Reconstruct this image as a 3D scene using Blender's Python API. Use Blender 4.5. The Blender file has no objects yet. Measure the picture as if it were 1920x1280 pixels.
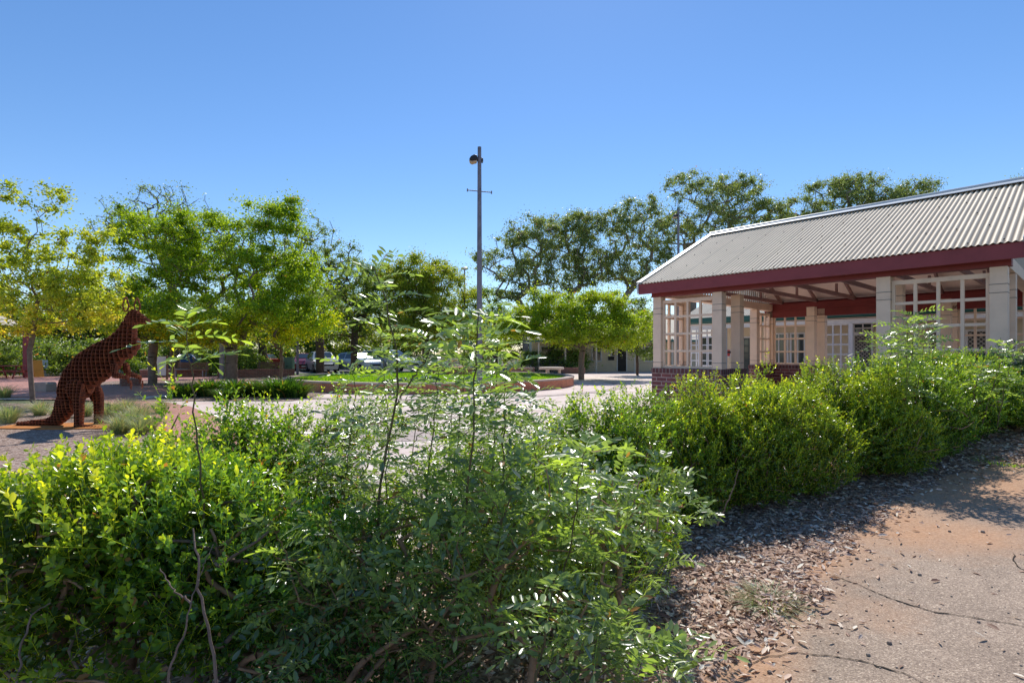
import bpy, bmesh, math, random
import numpy as np
from mathutils import Vector, Matrix

R = np.random.default_rng(7)
random.seed(7)
scn = bpy.context.scene
COL = scn.collection
EYE = 1.45
F = 1000.0
HOR = 663.0

# ------------------------------------------------------------------ helpers
def wpt(px, py, Y):
    """photo measurement -> metres"""
    return np.array([(px - 960) / F * Y, Y, EYE - (py - HOR) / F * Y])

def tag(o, label=None, cat=None, group=None, kind=None):
    if label: o['label'] = label
    if cat: o['category'] = cat
    if group: o['group'] = group
    if kind: o['kind'] = kind
    return o

def empty(name, loc=(0, 0, 0), rz=0.0, label=None, cat=None, group=None):
    o = bpy.data.objects.new(name, None)
    COL.objects.link(o)
    o.location = loc
    o.rotation_euler = (0, 0, rz)
    o.empty_display_size = 0.2
    tag(o, label, cat, group)
    return o

def link_mesh(name, me, mat=None, parent=None):
    o = bpy.data.objects.new(name, me)
    COL.objects.link(o)
    if mat is not None:
        me.materials.append(mat)
    if parent is not None:
        o.parent = parent
    return o

def np_mesh(name, V, Fs, attrs=None, smooth=False):
    """V (n,3); Fs list of int arrays (m,k); attrs {name: per-face array}"""
    me = bpy.data.meshes.new(name)
    V = np.asarray(V, dtype=np.float32)
    Fs = [np.asarray(f, dtype=np.int32) for f in Fs if len(f)]
    me.vertices.add(len(V))
    me.vertices.foreach_set('co', V.ravel())
    nl = sum(f.size for f in Fs)
    npoly = sum(len(f) for f in Fs)
    me.loops.add(nl)
    me.polygons.add(npoly)
    me.loops.foreach_set('vertex_index', np.concatenate([f.ravel() for f in Fs]))
    starts, off = [], 0
    for f in Fs:
        k = f.shape[1]
        starts.append(off + np.arange(len(f)) * k)
        off += f.size
    me.polygons.foreach_set('loop_start', np.concatenate(starts).astype(np.int32))
    if smooth:
        me.polygons.foreach_set('use_smooth', np.ones(npoly, dtype=bool))
    me.update(calc_edges=True)
    me.validate()
    if attrs:
        for k, a in attrs.items():
            at = me.attributes.new(k, 'FLOAT', 'FACE')
            at.data.foreach_set('value', np.asarray(a, dtype=np.float32))
    return me

class MB:
    def __init__(s):
        s.V = []; s.F = []; s.n = 0
    def add(s, V, Fc):
        b = s.n
        s.V.extend([tuple(map(float, v)) for v in V]); s.n += len(V)
        s.F.extend([tuple(b + i for i in f) for f in Fc])
    def box(s, x0, x1, y0, y1, z0, z1):
        V = [(x0,y0,z0),(x1,y0,z0),(x1,y1,z0),(x0,y1,z0),(x0,y0,z1),(x1,y0,z1),(x1,y1,z1),(x0,y1,z1)]
        s.add(V, [(0,3,2,1),(4,5,6,7),(0,1,5,4),(1,2,6,5),(2,3,7,6),(3,0,4,7)])
        return s
    def bar(s, a, b, w, h, up=(0, 0, 1)):
        a = Vector(a); b = Vector(b); d = (b - a).normalized()
        up = Vector(up); sd = d.cross(up)
        if sd.length < 1e-4: sd = d.cross(Vector((1, 0, 0)))
        sd.normalize(); u = sd.cross(d).normalized()
        V = []
        for p in (a, b):
            for i, j in ((-1,-1),(1,-1),(1,1),(-1,1)):
                V.append(p + sd * (i*w/2) + u * (j*h/2))
        s.add(V, [(0,1,2,3),(7,6,5,4),(0,4,5,1),(1,5,6,2),(2,6,7,3),(3,7,4,0)])
        return s
    def tube(s, pts, rad, k=8, cap=True):
        pts = [Vector(p) for p in pts]
        if not hasattr(rad, '__len__'): rad = [rad]*len(pts)
        rings = []
        prev = None
        for i, p in enumerate(pts):
            d = (pts[min(i+1, len(pts)-1)] - pts[max(i-1, 0)]).normalized()
            if prev is None:
                sd = d.cross(Vector((0, 0, 1)))
                if sd.length < 1e-3: sd = d.cross(Vector((1, 0, 0)))
            else:
                sd = prev - d * prev.dot(d)
            sd.normalize(); prev = sd
            u = d.cross(sd)
            rings.append([p + (sd*math.cos(2*math.pi*j/k) + u*math.sin(2*math.pi*j/k))*rad[i] for j in range(k)])
        V = [v for r in rings for v in r]
        Fc = []
        for i in range(len(pts)-1):
            for j in range(k):
                Fc.append((i*k+j, i*k+(j+1) % k, (i+1)*k+(j+1) % k, (i+1)*k+j))
        if cap:
            Fc.append(tuple(range(k))[::-1]); Fc.append(tuple((len(pts)-1)*k+j for j in range(k)))
        s.add(V, Fc)
        return s
    def lathe(s, prof, cx=0, cy=0, k=20, cap=True):
        V = []; Fc = []
        for r, z in prof:
            for j in range(k):
                a = 2*math.pi*j/k
                V.append((cx+r*math.cos(a), cy+r*math.sin(a), z))
        for i in range(len(prof)-1):
            for j in range(k):
                Fc.append((i*k+j, i*k+(j+1) % k, (i+1)*k+(j+1) % k, (i+1)*k+j))
        if cap:
            Fc.append(tuple(range(k))[::-1]); Fc.append(tuple((len(prof)-1)*k+j for j in range(k)))
        s.add(V, Fc)
        return s
    def prism(s, poly, axis, a, b):
        """poly in the 2 other axes, extruded along axis from a to b"""
        def mk(p, c):
            if axis == 'x': return (c, p[0], p[1])
            if axis == 'y': return (p[0], c, p[1])
            return (p[0], p[1], c)
        n = len(poly)
        V = [mk(p, a) for p in poly] + [mk(p, b) for p in poly]
        s.add(V, [tuple(range(n)), tuple(range(2*n-1, n-1, -1))] + [(i, n+i, n+(i+1) % n, (i+1) % n) for i in range(n)])
        return s
    def build(s, name, mat, parent=None, smooth=False, bevel=0, loc=None):
        me = bpy.data.meshes.new(name)
        me.from_pydata(s.V, [], s.F); me.update()
        bm = bmesh.new(); bm.from_mesh(me)
        bmesh.ops.recalc_face_normals(bm, faces=bm.faces)
        bm.to_mesh(me); bm.free()
        if smooth:
            me.polygons.foreach_set('use_smooth', np.ones(len(me.polygons), dtype=bool))
        o = link_mesh(name, me, mat, parent)
        if bevel:
            m = o.modifiers.new('bevel', 'BEVEL'); m.width = bevel; m.segments = 2
        if smooth:
            try:
                me.set_sharp_from_angle(angle=math.radians(40))
            except Exception:
                pass
        if loc is not None: o.location = loc
        return o

def copy_tree(o, parent=None):
    c = o.copy(); COL.objects.link(c)
    if parent is not None: c.parent = parent
    for ch in list(o.children):
        copy_tree(ch, c)
    return c

# ------------------------------------------------------------------ materials
def lin(c):
    return tuple((x/12.92 if x <= .04045 else ((x+.055)/1.055)**2.4) for x in c)

def new_mat(name):
    m = bpy.data.materials.new(name); m.use_nodes = True
    nt = m.node_tree; nt.nodes.clear()
    return m, nt, nt.nodes, nt.links

def surf(name, col, rough=.7, var=.12, scale=6.0, bump=.15, bscale=None, metal=0.0, col2=None, spec=.3, detail=6):
    m, nt, N, L = new_mat(name)
    out = N.new('ShaderNodeOutputMaterial'); b = N.new('ShaderNodeBsdfPrincipled')
    L.new(b.outputs[0], out.inputs[0])
    tc = N.new('ShaderNodeTexCoord')
    n1 = N.new('ShaderNodeTexNoise'); n1.inputs['Scale'].default_value = scale; n1.inputs['Detail'].default_value = detail
    n1.inputs['Roughness'].default_value = .65
    L.new(tc.outputs['Object'], n1.inputs['Vector'])
    r = N.new('ShaderNodeValToRGB')
    c2 = col2 if col2 else tuple(x*(1-var*2.2) for x in col)
    c3 = tuple(min(1, x*(1+var)) for x in col)
    r.color_ramp.elements[0].position = .3; r.color_ramp.elements[0].color = (*c2, 1)
    r.color_ramp.elements[1].position = .7; r.color_ramp.elements[1].color = (*c3, 1)
    e = r.color_ramp.elements.new(.5); e.color = (*col, 1)
    L.new(n1.outputs[0], r.inputs[0]); L.new(r.outputs[0], b.inputs['Base Color'])
    b.inputs['Roughness'].default_value = rough; b.inputs['Metallic'].default_value = metal
    b.inputs['Specular IOR Level'].default_value = spec
    if bump:
        n2 = N.new('ShaderNodeTexNoise'); n2.inputs['Scale'].default_value = bscale or scale*6; n2.inputs['Detail'].default_value = 8
        L.new(tc.outputs['Object'], n2.inputs['Vector'])
        bp = N.new('ShaderNodeBump'); bp.inputs['Strength'].default_value = bump; bp.inputs['Distance'].default_value = .02
        L.new(n2.outputs[0], bp.inputs['Height']); L.new(bp.outputs[0], b.inputs['Normal'])
    return m

GAIN = {'dry_leaf': 1.45, 'hedge_leaf': 1.95, 'hedge_leaf_yellowish': 1.8, 'dark_hedge_leaf': 2.4, 'pinnate_leaf': 2.1, 'yellow_autumn_leaf': 1.15, 'golden_green_leaf': 1.45, 'eucalypt_leaf': 1.8, 'dark_tree_leaf': 1.6, 'bronze_tinged_leaf': 1.6, 'lime_leaf': 1.4, 'lawn_blade': 1.15, 'tussock_blade': 1.25, 'strap_leaf': .8}
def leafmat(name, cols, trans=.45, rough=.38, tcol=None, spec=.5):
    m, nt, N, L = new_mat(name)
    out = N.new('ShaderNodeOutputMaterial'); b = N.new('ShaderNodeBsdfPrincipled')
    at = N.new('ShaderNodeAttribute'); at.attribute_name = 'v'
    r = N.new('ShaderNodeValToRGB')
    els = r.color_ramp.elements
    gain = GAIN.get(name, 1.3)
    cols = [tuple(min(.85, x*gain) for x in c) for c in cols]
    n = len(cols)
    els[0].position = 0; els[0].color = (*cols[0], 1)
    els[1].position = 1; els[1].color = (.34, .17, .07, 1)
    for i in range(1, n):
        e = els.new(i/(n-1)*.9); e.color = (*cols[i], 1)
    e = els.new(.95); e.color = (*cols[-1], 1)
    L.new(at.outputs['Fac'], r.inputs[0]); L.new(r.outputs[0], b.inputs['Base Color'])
    b.inputs['Roughness'].default_value = rough; b.inputs['Specular IOR Level'].default_value = spec
    t = N.new('ShaderNodeBsdfTranslucent')
    mx = N.new('ShaderNodeMix'); mx.data_type = 'RGBA'; mx.blend_type = 'MULTIPLY'; mx.inputs[0].default_value = 1
    L.new(r.outputs[0], mx.inputs[6]); mx.inputs[7].default_value = (*(tcol or (3.0, 2.6, .9)), 1)
    L.new(mx.outputs[2], t.inputs[0])
    ms = N.new('ShaderNodeMixShader'); ms.inputs[0].default_value = trans
    L.new(b.outputs[0], ms.inputs[1]); L.new(t.outputs[0], ms.inputs[2]); L.new(ms.outputs[0], out.inputs[0])
    return m

def brickmat(name, c1, c2, mortar, ring=0, horizontal=False, rough=.8, bw=.24, bh=.086, ms=.012, bump=.5):
    m, nt, N, L = new_mat(name)
    out = N.new('ShaderNodeOutputMaterial'); b = N.new('ShaderNodeBsdfPrincipled'); L.new(b.outputs[0], out.inputs[0])
    tc = N.new('ShaderNodeTexCoord'); sx = N.new('ShaderNodeSeparateXYZ'); L.new(tc.outputs['Object'], sx.inputs[0])
    cb = N.new('ShaderNodeCombineXYZ')
    if horizontal:
        L.new(sx.outputs[0], cb.inputs[0]); L.new(sx.outputs[1], cb.inputs[1])
    elif ring:
        a = N.new('ShaderNodeMath'); a.operation = 'ARCTAN2'; L.new(sx.outputs[1], a.inputs[0]); L.new(sx.outputs[0], a.inputs[1])
        k = N.new('ShaderNodeMath'); k.operation = 'MULTIPLY'; k.inputs[1].default_value = ring; L.new(a.outputs[0], k.inputs[0])
        L.new(k.outputs[0], cb.inputs[0]); L.new(sx.outputs[2], cb.inputs[1])
    else:
        a = N.new('ShaderNodeMath'); a.operation = 'ADD'; L.new(sx.outputs[0], a.inputs[0]); L.new(sx.outputs[1], a.inputs[1])
        L.new(a.outputs[0], cb.inputs[0]); L.new(sx.outputs[2], cb.inputs[1])
    bt = N.new('ShaderNodeTexBrick'); L.new(cb.outputs[0], bt.inputs[0])
    bt.inputs['Color1'].default_value = (*c1, 1); bt.inputs['Color2'].default_value = (*c2, 1); bt.inputs['Mortar'].default_value = (*mortar, 1)
    bt.inputs['Scale'].default_value = 1; bt.inputs['Mortar Size'].default_value = ms; bt.inputs['Mortar Smooth'].default_value = .2
    bt.inputs['Brick Width'].default_value = bw; bt.inputs['Row Height'].default_value = bh
    n1 = N.new('ShaderNodeTexNoise'); n1.inputs['Scale'].default_value = 9; n1.inputs['Detail'].default_value = 8; L.new(tc.outputs['Object'], n1.inputs[0])
    mx = N.new('ShaderNodeMix'); mx.data_type = 'RGBA'; mx.blend_type = 'OVERLAY'; mx.inputs[0].default_value = .6
    L.new(bt.outputs[0], mx.inputs[6]); L.new(n1.outputs[0], mx.inputs[7]); L.new(mx.outputs[2], b.inputs['Base Color'])
    b.inputs['Roughness'].default_value = rough
    bp = N.new('ShaderNodeBump'); bp.inputs['Strength'].default_value = bump; bp.inputs['Distance'].default_value = .01; bp.invert = True
    L.new(bt.outputs['Fac'], bp.inputs['Height']); L.new(bp.outputs[0], b.inputs['Normal'])
    return m

def roofmat(name, col, shade_joint_col, per=.0762):
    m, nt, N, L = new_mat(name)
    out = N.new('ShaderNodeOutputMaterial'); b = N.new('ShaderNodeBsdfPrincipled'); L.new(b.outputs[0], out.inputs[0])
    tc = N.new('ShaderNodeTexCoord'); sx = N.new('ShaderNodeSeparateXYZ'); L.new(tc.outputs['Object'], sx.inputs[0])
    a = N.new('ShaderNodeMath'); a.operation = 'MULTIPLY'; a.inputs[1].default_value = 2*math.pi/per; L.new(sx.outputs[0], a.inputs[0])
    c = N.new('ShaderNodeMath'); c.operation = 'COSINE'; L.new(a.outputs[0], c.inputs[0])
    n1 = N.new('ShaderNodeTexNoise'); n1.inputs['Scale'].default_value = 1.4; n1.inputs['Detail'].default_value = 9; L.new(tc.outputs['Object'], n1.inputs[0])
    mr = N.new('ShaderNodeMapRange'); mr.inputs['From Min'].default_value = -1; mr.inputs['From Max'].default_value = .45  # groove shade painted as a darker colour in the corrugation valleys
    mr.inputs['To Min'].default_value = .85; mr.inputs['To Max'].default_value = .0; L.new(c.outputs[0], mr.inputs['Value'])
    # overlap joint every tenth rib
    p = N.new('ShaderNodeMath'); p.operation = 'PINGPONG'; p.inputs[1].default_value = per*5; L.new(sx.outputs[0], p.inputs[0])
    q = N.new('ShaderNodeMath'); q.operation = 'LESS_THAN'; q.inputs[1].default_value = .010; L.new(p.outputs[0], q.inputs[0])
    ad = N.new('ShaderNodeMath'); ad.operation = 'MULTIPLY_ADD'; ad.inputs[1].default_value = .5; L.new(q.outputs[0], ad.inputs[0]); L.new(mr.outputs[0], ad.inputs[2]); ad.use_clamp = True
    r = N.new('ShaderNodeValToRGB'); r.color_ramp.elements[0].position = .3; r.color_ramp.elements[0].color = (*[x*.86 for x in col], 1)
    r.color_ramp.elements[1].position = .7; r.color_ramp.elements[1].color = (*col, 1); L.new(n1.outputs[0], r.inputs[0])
    mx = N.new('ShaderNodeMix'); mx.data_type = 'RGBA'; L.new(ad.outputs[0], mx.inputs[0]); L.new(r.outputs[0], mx.inputs[6]); mx.inputs[7].default_value = (*shade_joint_col, 1)
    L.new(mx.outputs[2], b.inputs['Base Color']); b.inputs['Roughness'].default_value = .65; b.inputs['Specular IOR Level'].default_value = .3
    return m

M = {}
M['cream'] = surf('cream_paint', (.84, .64, .48), .55, .06, 2.5, .05, 30)
M['cream2'] = surf('cream_wall', (.66, .57, .41), .7, .06, 1.2, .1, 30)
M['cream3'] = surf('pale_lattice_paint', (.55, .50, .42), .5, .05, 3, .05, 30)
M['maroon'] = surf('maroon_paint', (.27, .055, .062), .42, .08, 3, .03, 40)
M['maroon2'] = surf('maroon_beam_paint', (.22, .040, .036), .5, .08, 3, .03, 40)
M['truss'] = surf('truss_timber', (.30, .17, .15), .6, .12, 5, .1, 40)
M['lining'] = surf('ceiling_lining', (.84, .68, .58), .7, .04, 2, .03, 20)
M['white'] = surf('white_paint', (.70, .70, .70), .5, .05, 3, .03, 30)
M['flash'] = surf('flashing_metal', (.62, .64, .65), .4, .06, 3, .02, 20, spec=.5)
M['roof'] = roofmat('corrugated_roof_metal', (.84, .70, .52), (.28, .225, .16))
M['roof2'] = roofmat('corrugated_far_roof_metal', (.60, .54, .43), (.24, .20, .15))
M['green'] = surf('green_gutter_paint', (.035, .12, .10), .45, .06, 3, 0)
M['brick'] = brickmat('plum_brick', (.15, .048, .05), (.22, .072, .066), (.34, .25, .23))
M['brick_ring'] = brickmat('planter_brick', (.58, .22, .115), (.48, .17, .095), (.36, .20, .14), ring=6.7, bw=.11, bh=.45, ms=.010)
M['brick_low'] = brickmat('low_wall_brick', (.20, .08, .06), (.28, .10, .075), (.25, .19, .16))
M['paver'] = brickmat('red_paver', (.42, .17, .125), (.50, .235, .18), (.22, .14, .11), horizontal=True, bw=.23, bh=.115, ms=.008, bump=.3)
M['paver2'] = brickmat('greyish_paver', (.40, .31, .28), (.47, .37, .33), (.20, .16, .14), horizontal=True, bw=.46, bh=.115, ms=.012, bump=.3)
M['dark'] = surf('dark_opening', (.025, .024, .022), .5, .1, 3, 0)
M['steelpole'] = surf('galvanised_pole', (.20, .19, .22), .45, .15, 6, .05, 40, metal=.3)
M['poledark'] = surf('lamp_housing_dark', (.03, .03, .035), .4, .1, 6, 0)
M['lens'] = surf('lamp_lens', (.55, .38, .25), .2, .1, 6, 0)
M['concrete'] = surf('concrete', (.60, .50, .45), .85, .07, 1.5, .25, 40)
M['cap'] = surf('planter_cap', (.42, .33, .28), .8, .1, 3, .2, 40)
M['rock'] = surf('boulder_rock', (.34, .27, .22), .9, .2, 2.5, .7, 9, col2=(.15, .085, .06))
M['rubber'] = surf('rubber', (.02, .02, .02), .8, .1, 9, 0)
M['glass'] = surf('window_glass', (.035, .05, .06), .08, .1, 1, 0, spec=.8)
M['rim'] = surf('wheel_rim', (.45, .45, .47), .3, .1, 9, 0, metal=.7)
M['wood'] = surf('bench_timber', (.17, .09, .05), .7, .15, 8, .2, 40)
M['yellow'] = surf('yellow_sign', (.62, .30, .04), .5, .06, 3, 0)
M['boxgreen'] = surf('cabinet_green', (.12, .19, .13), .5, .08, 3, 0)
M['bark'] = surf('grey_brown_bark', (.22, .16, .125), .9, .22, 7, .7, 30)
M['bark_dark'] = surf('dark_bark', (.10, .065, .05), .9, .25, 7, .7, 30)
M['bark_euc'] = surf('eucalypt_bark', (.26, .21, .175), .8, .25, 2, .3, 20)
M['twig'] = surf('twig_bark', (.36, .21, .13), .85, .25, 14, .4, 60)
M['twig_grey'] = surf('grey_twig_bark', (.22, .155, .125), .85, .2, 14, .4, 60)
M['stem'] = surf('green_brown_stem', (.13, .10, .05), .7, .2, 12, .2, 60)

# leaf palettes (dark -> bright, last = yellowing)
M['l_box'] = leafmat('hedge_leaf', [(.015,.034,.009),(.052,.110,.018),(.118,.218,.026),(.26,.32,.03)], .44, .24, (2.9,2.3,.7), .75)
M['l_box_y'] = leafmat('hedge_leaf_yellowish', [(.019,.040,.009),(.078,.138,.018),(.18,.26,.025),(.34,.37,.035)], .46, .24, (2.5,2.1,.6), .75)
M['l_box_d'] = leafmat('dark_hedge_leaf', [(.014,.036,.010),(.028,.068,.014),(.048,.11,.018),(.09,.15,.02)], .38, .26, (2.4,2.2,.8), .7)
M['l_pin'] = leafmat('pinnate_leaf', [(.028,.042,.030),(.070,.095,.055),(.125,.165,.062),(.21,.26,.060)], .38, .25, (2.4,2.5,.7), .75)
M['l_gold'] = leafmat('golden_green_leaf', [(.070,.130,.014),(.13,.215,.02),(.22,.31,.02),(.43,.42,.022)], .52, .45, (2.2,1.9,.5))
M['l_yel'] = leafmat('yellow_autumn_leaf', [(.18,.26,.04),(.34,.41,.05),(.54,.55,.07),(.70,.53,.09)], .50, .45, (1.6,1.5,.5))
M['l_lime'] = leafmat('lime_leaf', [(.085,.15,.018),(.15,.24,.022),(.25,.33,.025),(.38,.42,.03)], .52, .45, (2.1,1.8,.5))
M['l_euc'] = leafmat('eucalypt_leaf', [(.06,.085,.035),(.105,.14,.05),(.16,.19,.065),(.24,.21,.09)], .38, .42, (2.2,2.1,.9))
M['l_dark'] = leafmat('dark_tree_leaf', [(.035,.062,.018),(.065,.11,.026),(.11,.165,.032),(.19,.22,.04)], .45, .45, (2.4,2.1,.7))
M['l_bronze'] = leafmat('bronze_tinged_leaf', [(.065,.11,.018),(.12,.185,.025),(.21,.24,.028),(.35,.27,.045)], .48, .45, (2.1,1.8,.5))
M['l_aga'] = leafmat('strap_leaf', [(.022,.065,.016),(.04,.11,.02),(.075,.17,.025),(.13,.23,.03)], .40, .30, (2.6,2.4,.7))
M['l_grass'] = leafmat('tussock_blade', [(.10,.14,.07),(.16,.21,.10),(.22,.26,.13),(.34,.30,.17)], .40, .5, (1.8,1.8,.9))
M['l_lawn'] = leafmat('lawn_blade', [(.10,.22,.018),(.15,.30,.02),(.20,.36,.03),(.26,.38,.04)], .45, .6, (2.2,2.0,.5))
M['l_litter'] = leafmat('dry_leaf', [(.12,.060,.040),(.30,.185,.13),(.48,.35,.27),(.66,.55,.46)], .12, .7, (1.3,1.1,.8))

# ------------------------------------------------------------------ terrain
def sm(a, b, x):
    t = np.clip((x - a) / (b - a), 0, 1); return t*t*(3-2*t)

def terr(X, Y):
    X = np.asarray(X, float); Y = np.asarray(Y, float)
    s = .10*np.maximum(0, X-.8) + .10*np.maximum(0, X-4)
    s = np.minimum(s, .72)
    line = 4.9 + .50*np.maximum(X, 0)
    m = 1 - sm(line-.6, line, Y)
    return s*m

def ground_pt(px, py):
    """where the view ray meets the terrain near the viewer"""
    lo, hi = .5, 60.0
    for _ in range(40):
        Y = (lo+hi)/2; X = (px-960)/F*Y; z = EYE-(py-HOR)/F*Y
        if z > terr(X, Y): lo = Y
        else: hi = Y
    return np.array([(px-960)/F*lo, lo])

def grid_sheet(xs, ys, keep=None, dz=0.0, name='ground', attrf=None):
    nx, ny = len(xs), len(ys)
    XX, YY = np.meshgrid(xs, ys)
    ZZ = terr(XX, YY) + dz
    V = np.stack([XX, YY, ZZ], -1).reshape(-1, 3)
    i, j = np.meshgrid(np.arange(nx-1), np.arange(ny-1))
    a = (j*nx+i).ravel()
    Fc = np.stack([a, a+1, a+1+nx, a+nx], -1)
    if keep is not None:
        c = (V[Fc].mean(1))
        Fc = Fc[keep(c[:, 0], c[:, 1])]
    me = np_mesh(name, V, [Fc], smooth=True)
    if attrf:
        for k, fn in attrf.items():
            at = me.attributes.new(k, 'FLOAT', 'POINT')
            at.data.foreach_set('value', fn(V[:, 0], V[:, 1]).astype(np.float32))
    return me

# asphalt / mulch boundary
BPX = [(1250,1500),(1310,1300),(1390,1205),(1490,1175),(1535,1130),(1525,1075),(1610,1005),(1690,935),(1785,888),(1860,872),(1990,865)]
BW = np.array([ground_pt(*p) for p in BPX])
BW = np.vstack([[[.35, .2]], BW, [[BW[-1][0]+3, BW[-1][1]+.3]]])
ARC = BW
def inside_poly(P, X, Y):
    X = np.asarray(X, float); Y = np.asarray(Y, float)
    c = np.zeros(X.shape, bool); n = len(P); j = n-1
    for i in range(n):
        xi, yi = P[i]; xj, yj = P[j]
        t = ((yi > Y) != (yj > Y)) & (X < (xj-xi)*(Y-yi)/((yj-yi) if yj != yi else 1e-9)+xi)
        c ^= t; j = i
    return c
def bdist(X, Y):
    d = np.full(np.shape(X), 1e9)
    for a, b in zip(BW[:-1], BW[1:]):
        ab = b-a; t = np.clip(((X-a[0])*ab[0]+(Y-a[1])*ab[1])/(ab@ab), 0, 1)
        d = np.minimum(d, np.hypot(X-a[0]-t*ab[0], Y-a[1]-t*ab[1]))
    return d
PATHPOLY = np.vstack([BW, [[14, 6.0], [14, -3], [.35, -3]]])
def wob(X, Y):
    return .035*np.sin(9*X+3*Y)+.03*np.sin(17*Y-5*X)+.02*np.sin(31*X+23*Y)
def is_path(X, Y):
    return inside_poly(PATHPOLY, X+wob(X, Y), Y+wob(Y, X))

def soil_mat():
    m, nt, N, L = new_mat('ground_soil')
    out = N.new('ShaderNodeOutputMaterial'); b = N.new('ShaderNodeBsdfPrincipled'); L.new(b.outputs[0], out.inputs[0])
    tc = N.new('ShaderNodeTexCoord')
    n1 = N.new('ShaderNodeTexNoise'); n1.inputs['Scale'].default_value = .35; n1.inputs['Detail'].default_value = 10; n1.inputs['Roughness'].default_value = .7
    n2 = N.new('ShaderNodeTexNoise'); n2.inputs['Scale'].default_value = 14; n2.inputs['Detail'].default_value = 8
    L.new(tc.outputs['Object'], n1.inputs[0]); L.new(tc.outputs['Object'], n2.inputs[0])
    r1 = N.new('ShaderNodeValToRGB'); r1.color_ramp.elements[0].position = .38; r1.color_ramp.elements[0].color = (.17,.12,.085,1)
    r1.color_ramp.elements[1].position = .62; r1.color_ramp.elements[1].color = (.075,.10,.03,1)
    L.new(n1.outputs[0], r1.inputs[0])
    mx = N.new('ShaderNodeMix'); mx.data_type = 'RGBA'; mx.blend_type = 'OVERLAY'; mx.inputs[0].default_value = .8
    L.new(r1.outputs[0], mx.inputs[6]); L.new(n2.outputs[0], mx.inputs[7]); L.new(mx.outputs[2], b.inputs['Base Color'])
    b.inputs['Roughness'].default_value = .95
    return m

def mulch_mat():
    m, nt, N, L = new_mat('mulch_soil')
    out = N.new('ShaderNodeOutputMaterial'); b = N.new('ShaderNodeBsdfPrincipled'); L.new(b.outputs[0], out.inputs[0])
    tc = N.new('ShaderNodeTexCoord')
    v = N.new('ShaderNodeTexVoronoi'); v.inputs['Scale'].default_value = 38; v.inputs['Randomness'].default_value = 1
    mp = N.new('ShaderNodeMapping'); mp.inputs['Scale'].default_value = (1, .45, 1); mp.inputs['Rotation'].default_value = (0, 0, .6)
    nn = N.new('ShaderNodeTexNoise'); nn.inputs['Scale'].default_value = 3; L.new(tc.outputs['Object'], nn.inputs[0])
    ad = N.new('ShaderNodeVectorMath'); ad.operation = 'ADD'; L.new(tc.outputs['Object'], ad.inputs[0]); L.new(nn.outputs['Color'], ad.inputs[1])
    L.new(ad.outputs[0], mp.inputs[0]); L.new(mp.outputs[0], v.inputs['Vector'])
    sp = N.new('ShaderNodeSeparateColor'); L.new(v.outputs['Color'], sp.inputs[0])
    r = N.new('ShaderNodeValToRGB')
    for i, (p, c) in enumerate([(0,(.10,.055,.04)),(.35,(.25,.155,.11)),(.7,(.42,.29,.22)),(1,(.58,.46,.38))]):
        if i < 2: e = r.color_ramp.elements[i]
        else: e = r.color_ramp.elements.new(p)
        e.position = p; e.color = (*c, 1)
    L.new(sp.outputs[0], r.inputs[0]); L.new(r.outputs[0], b.inputs['Base Color'])
    b.inputs['Roughness'].default_value = .95
    bp = N.new('ShaderNodeBump'); bp.inputs['Strength'].default_value = 1; bp.inputs['Distance'].default_value = .02
    L.new(sp.outputs[1], bp.inputs['Height']); L.new(bp.outputs[0], b.inputs['Normal'])
    return m

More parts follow.
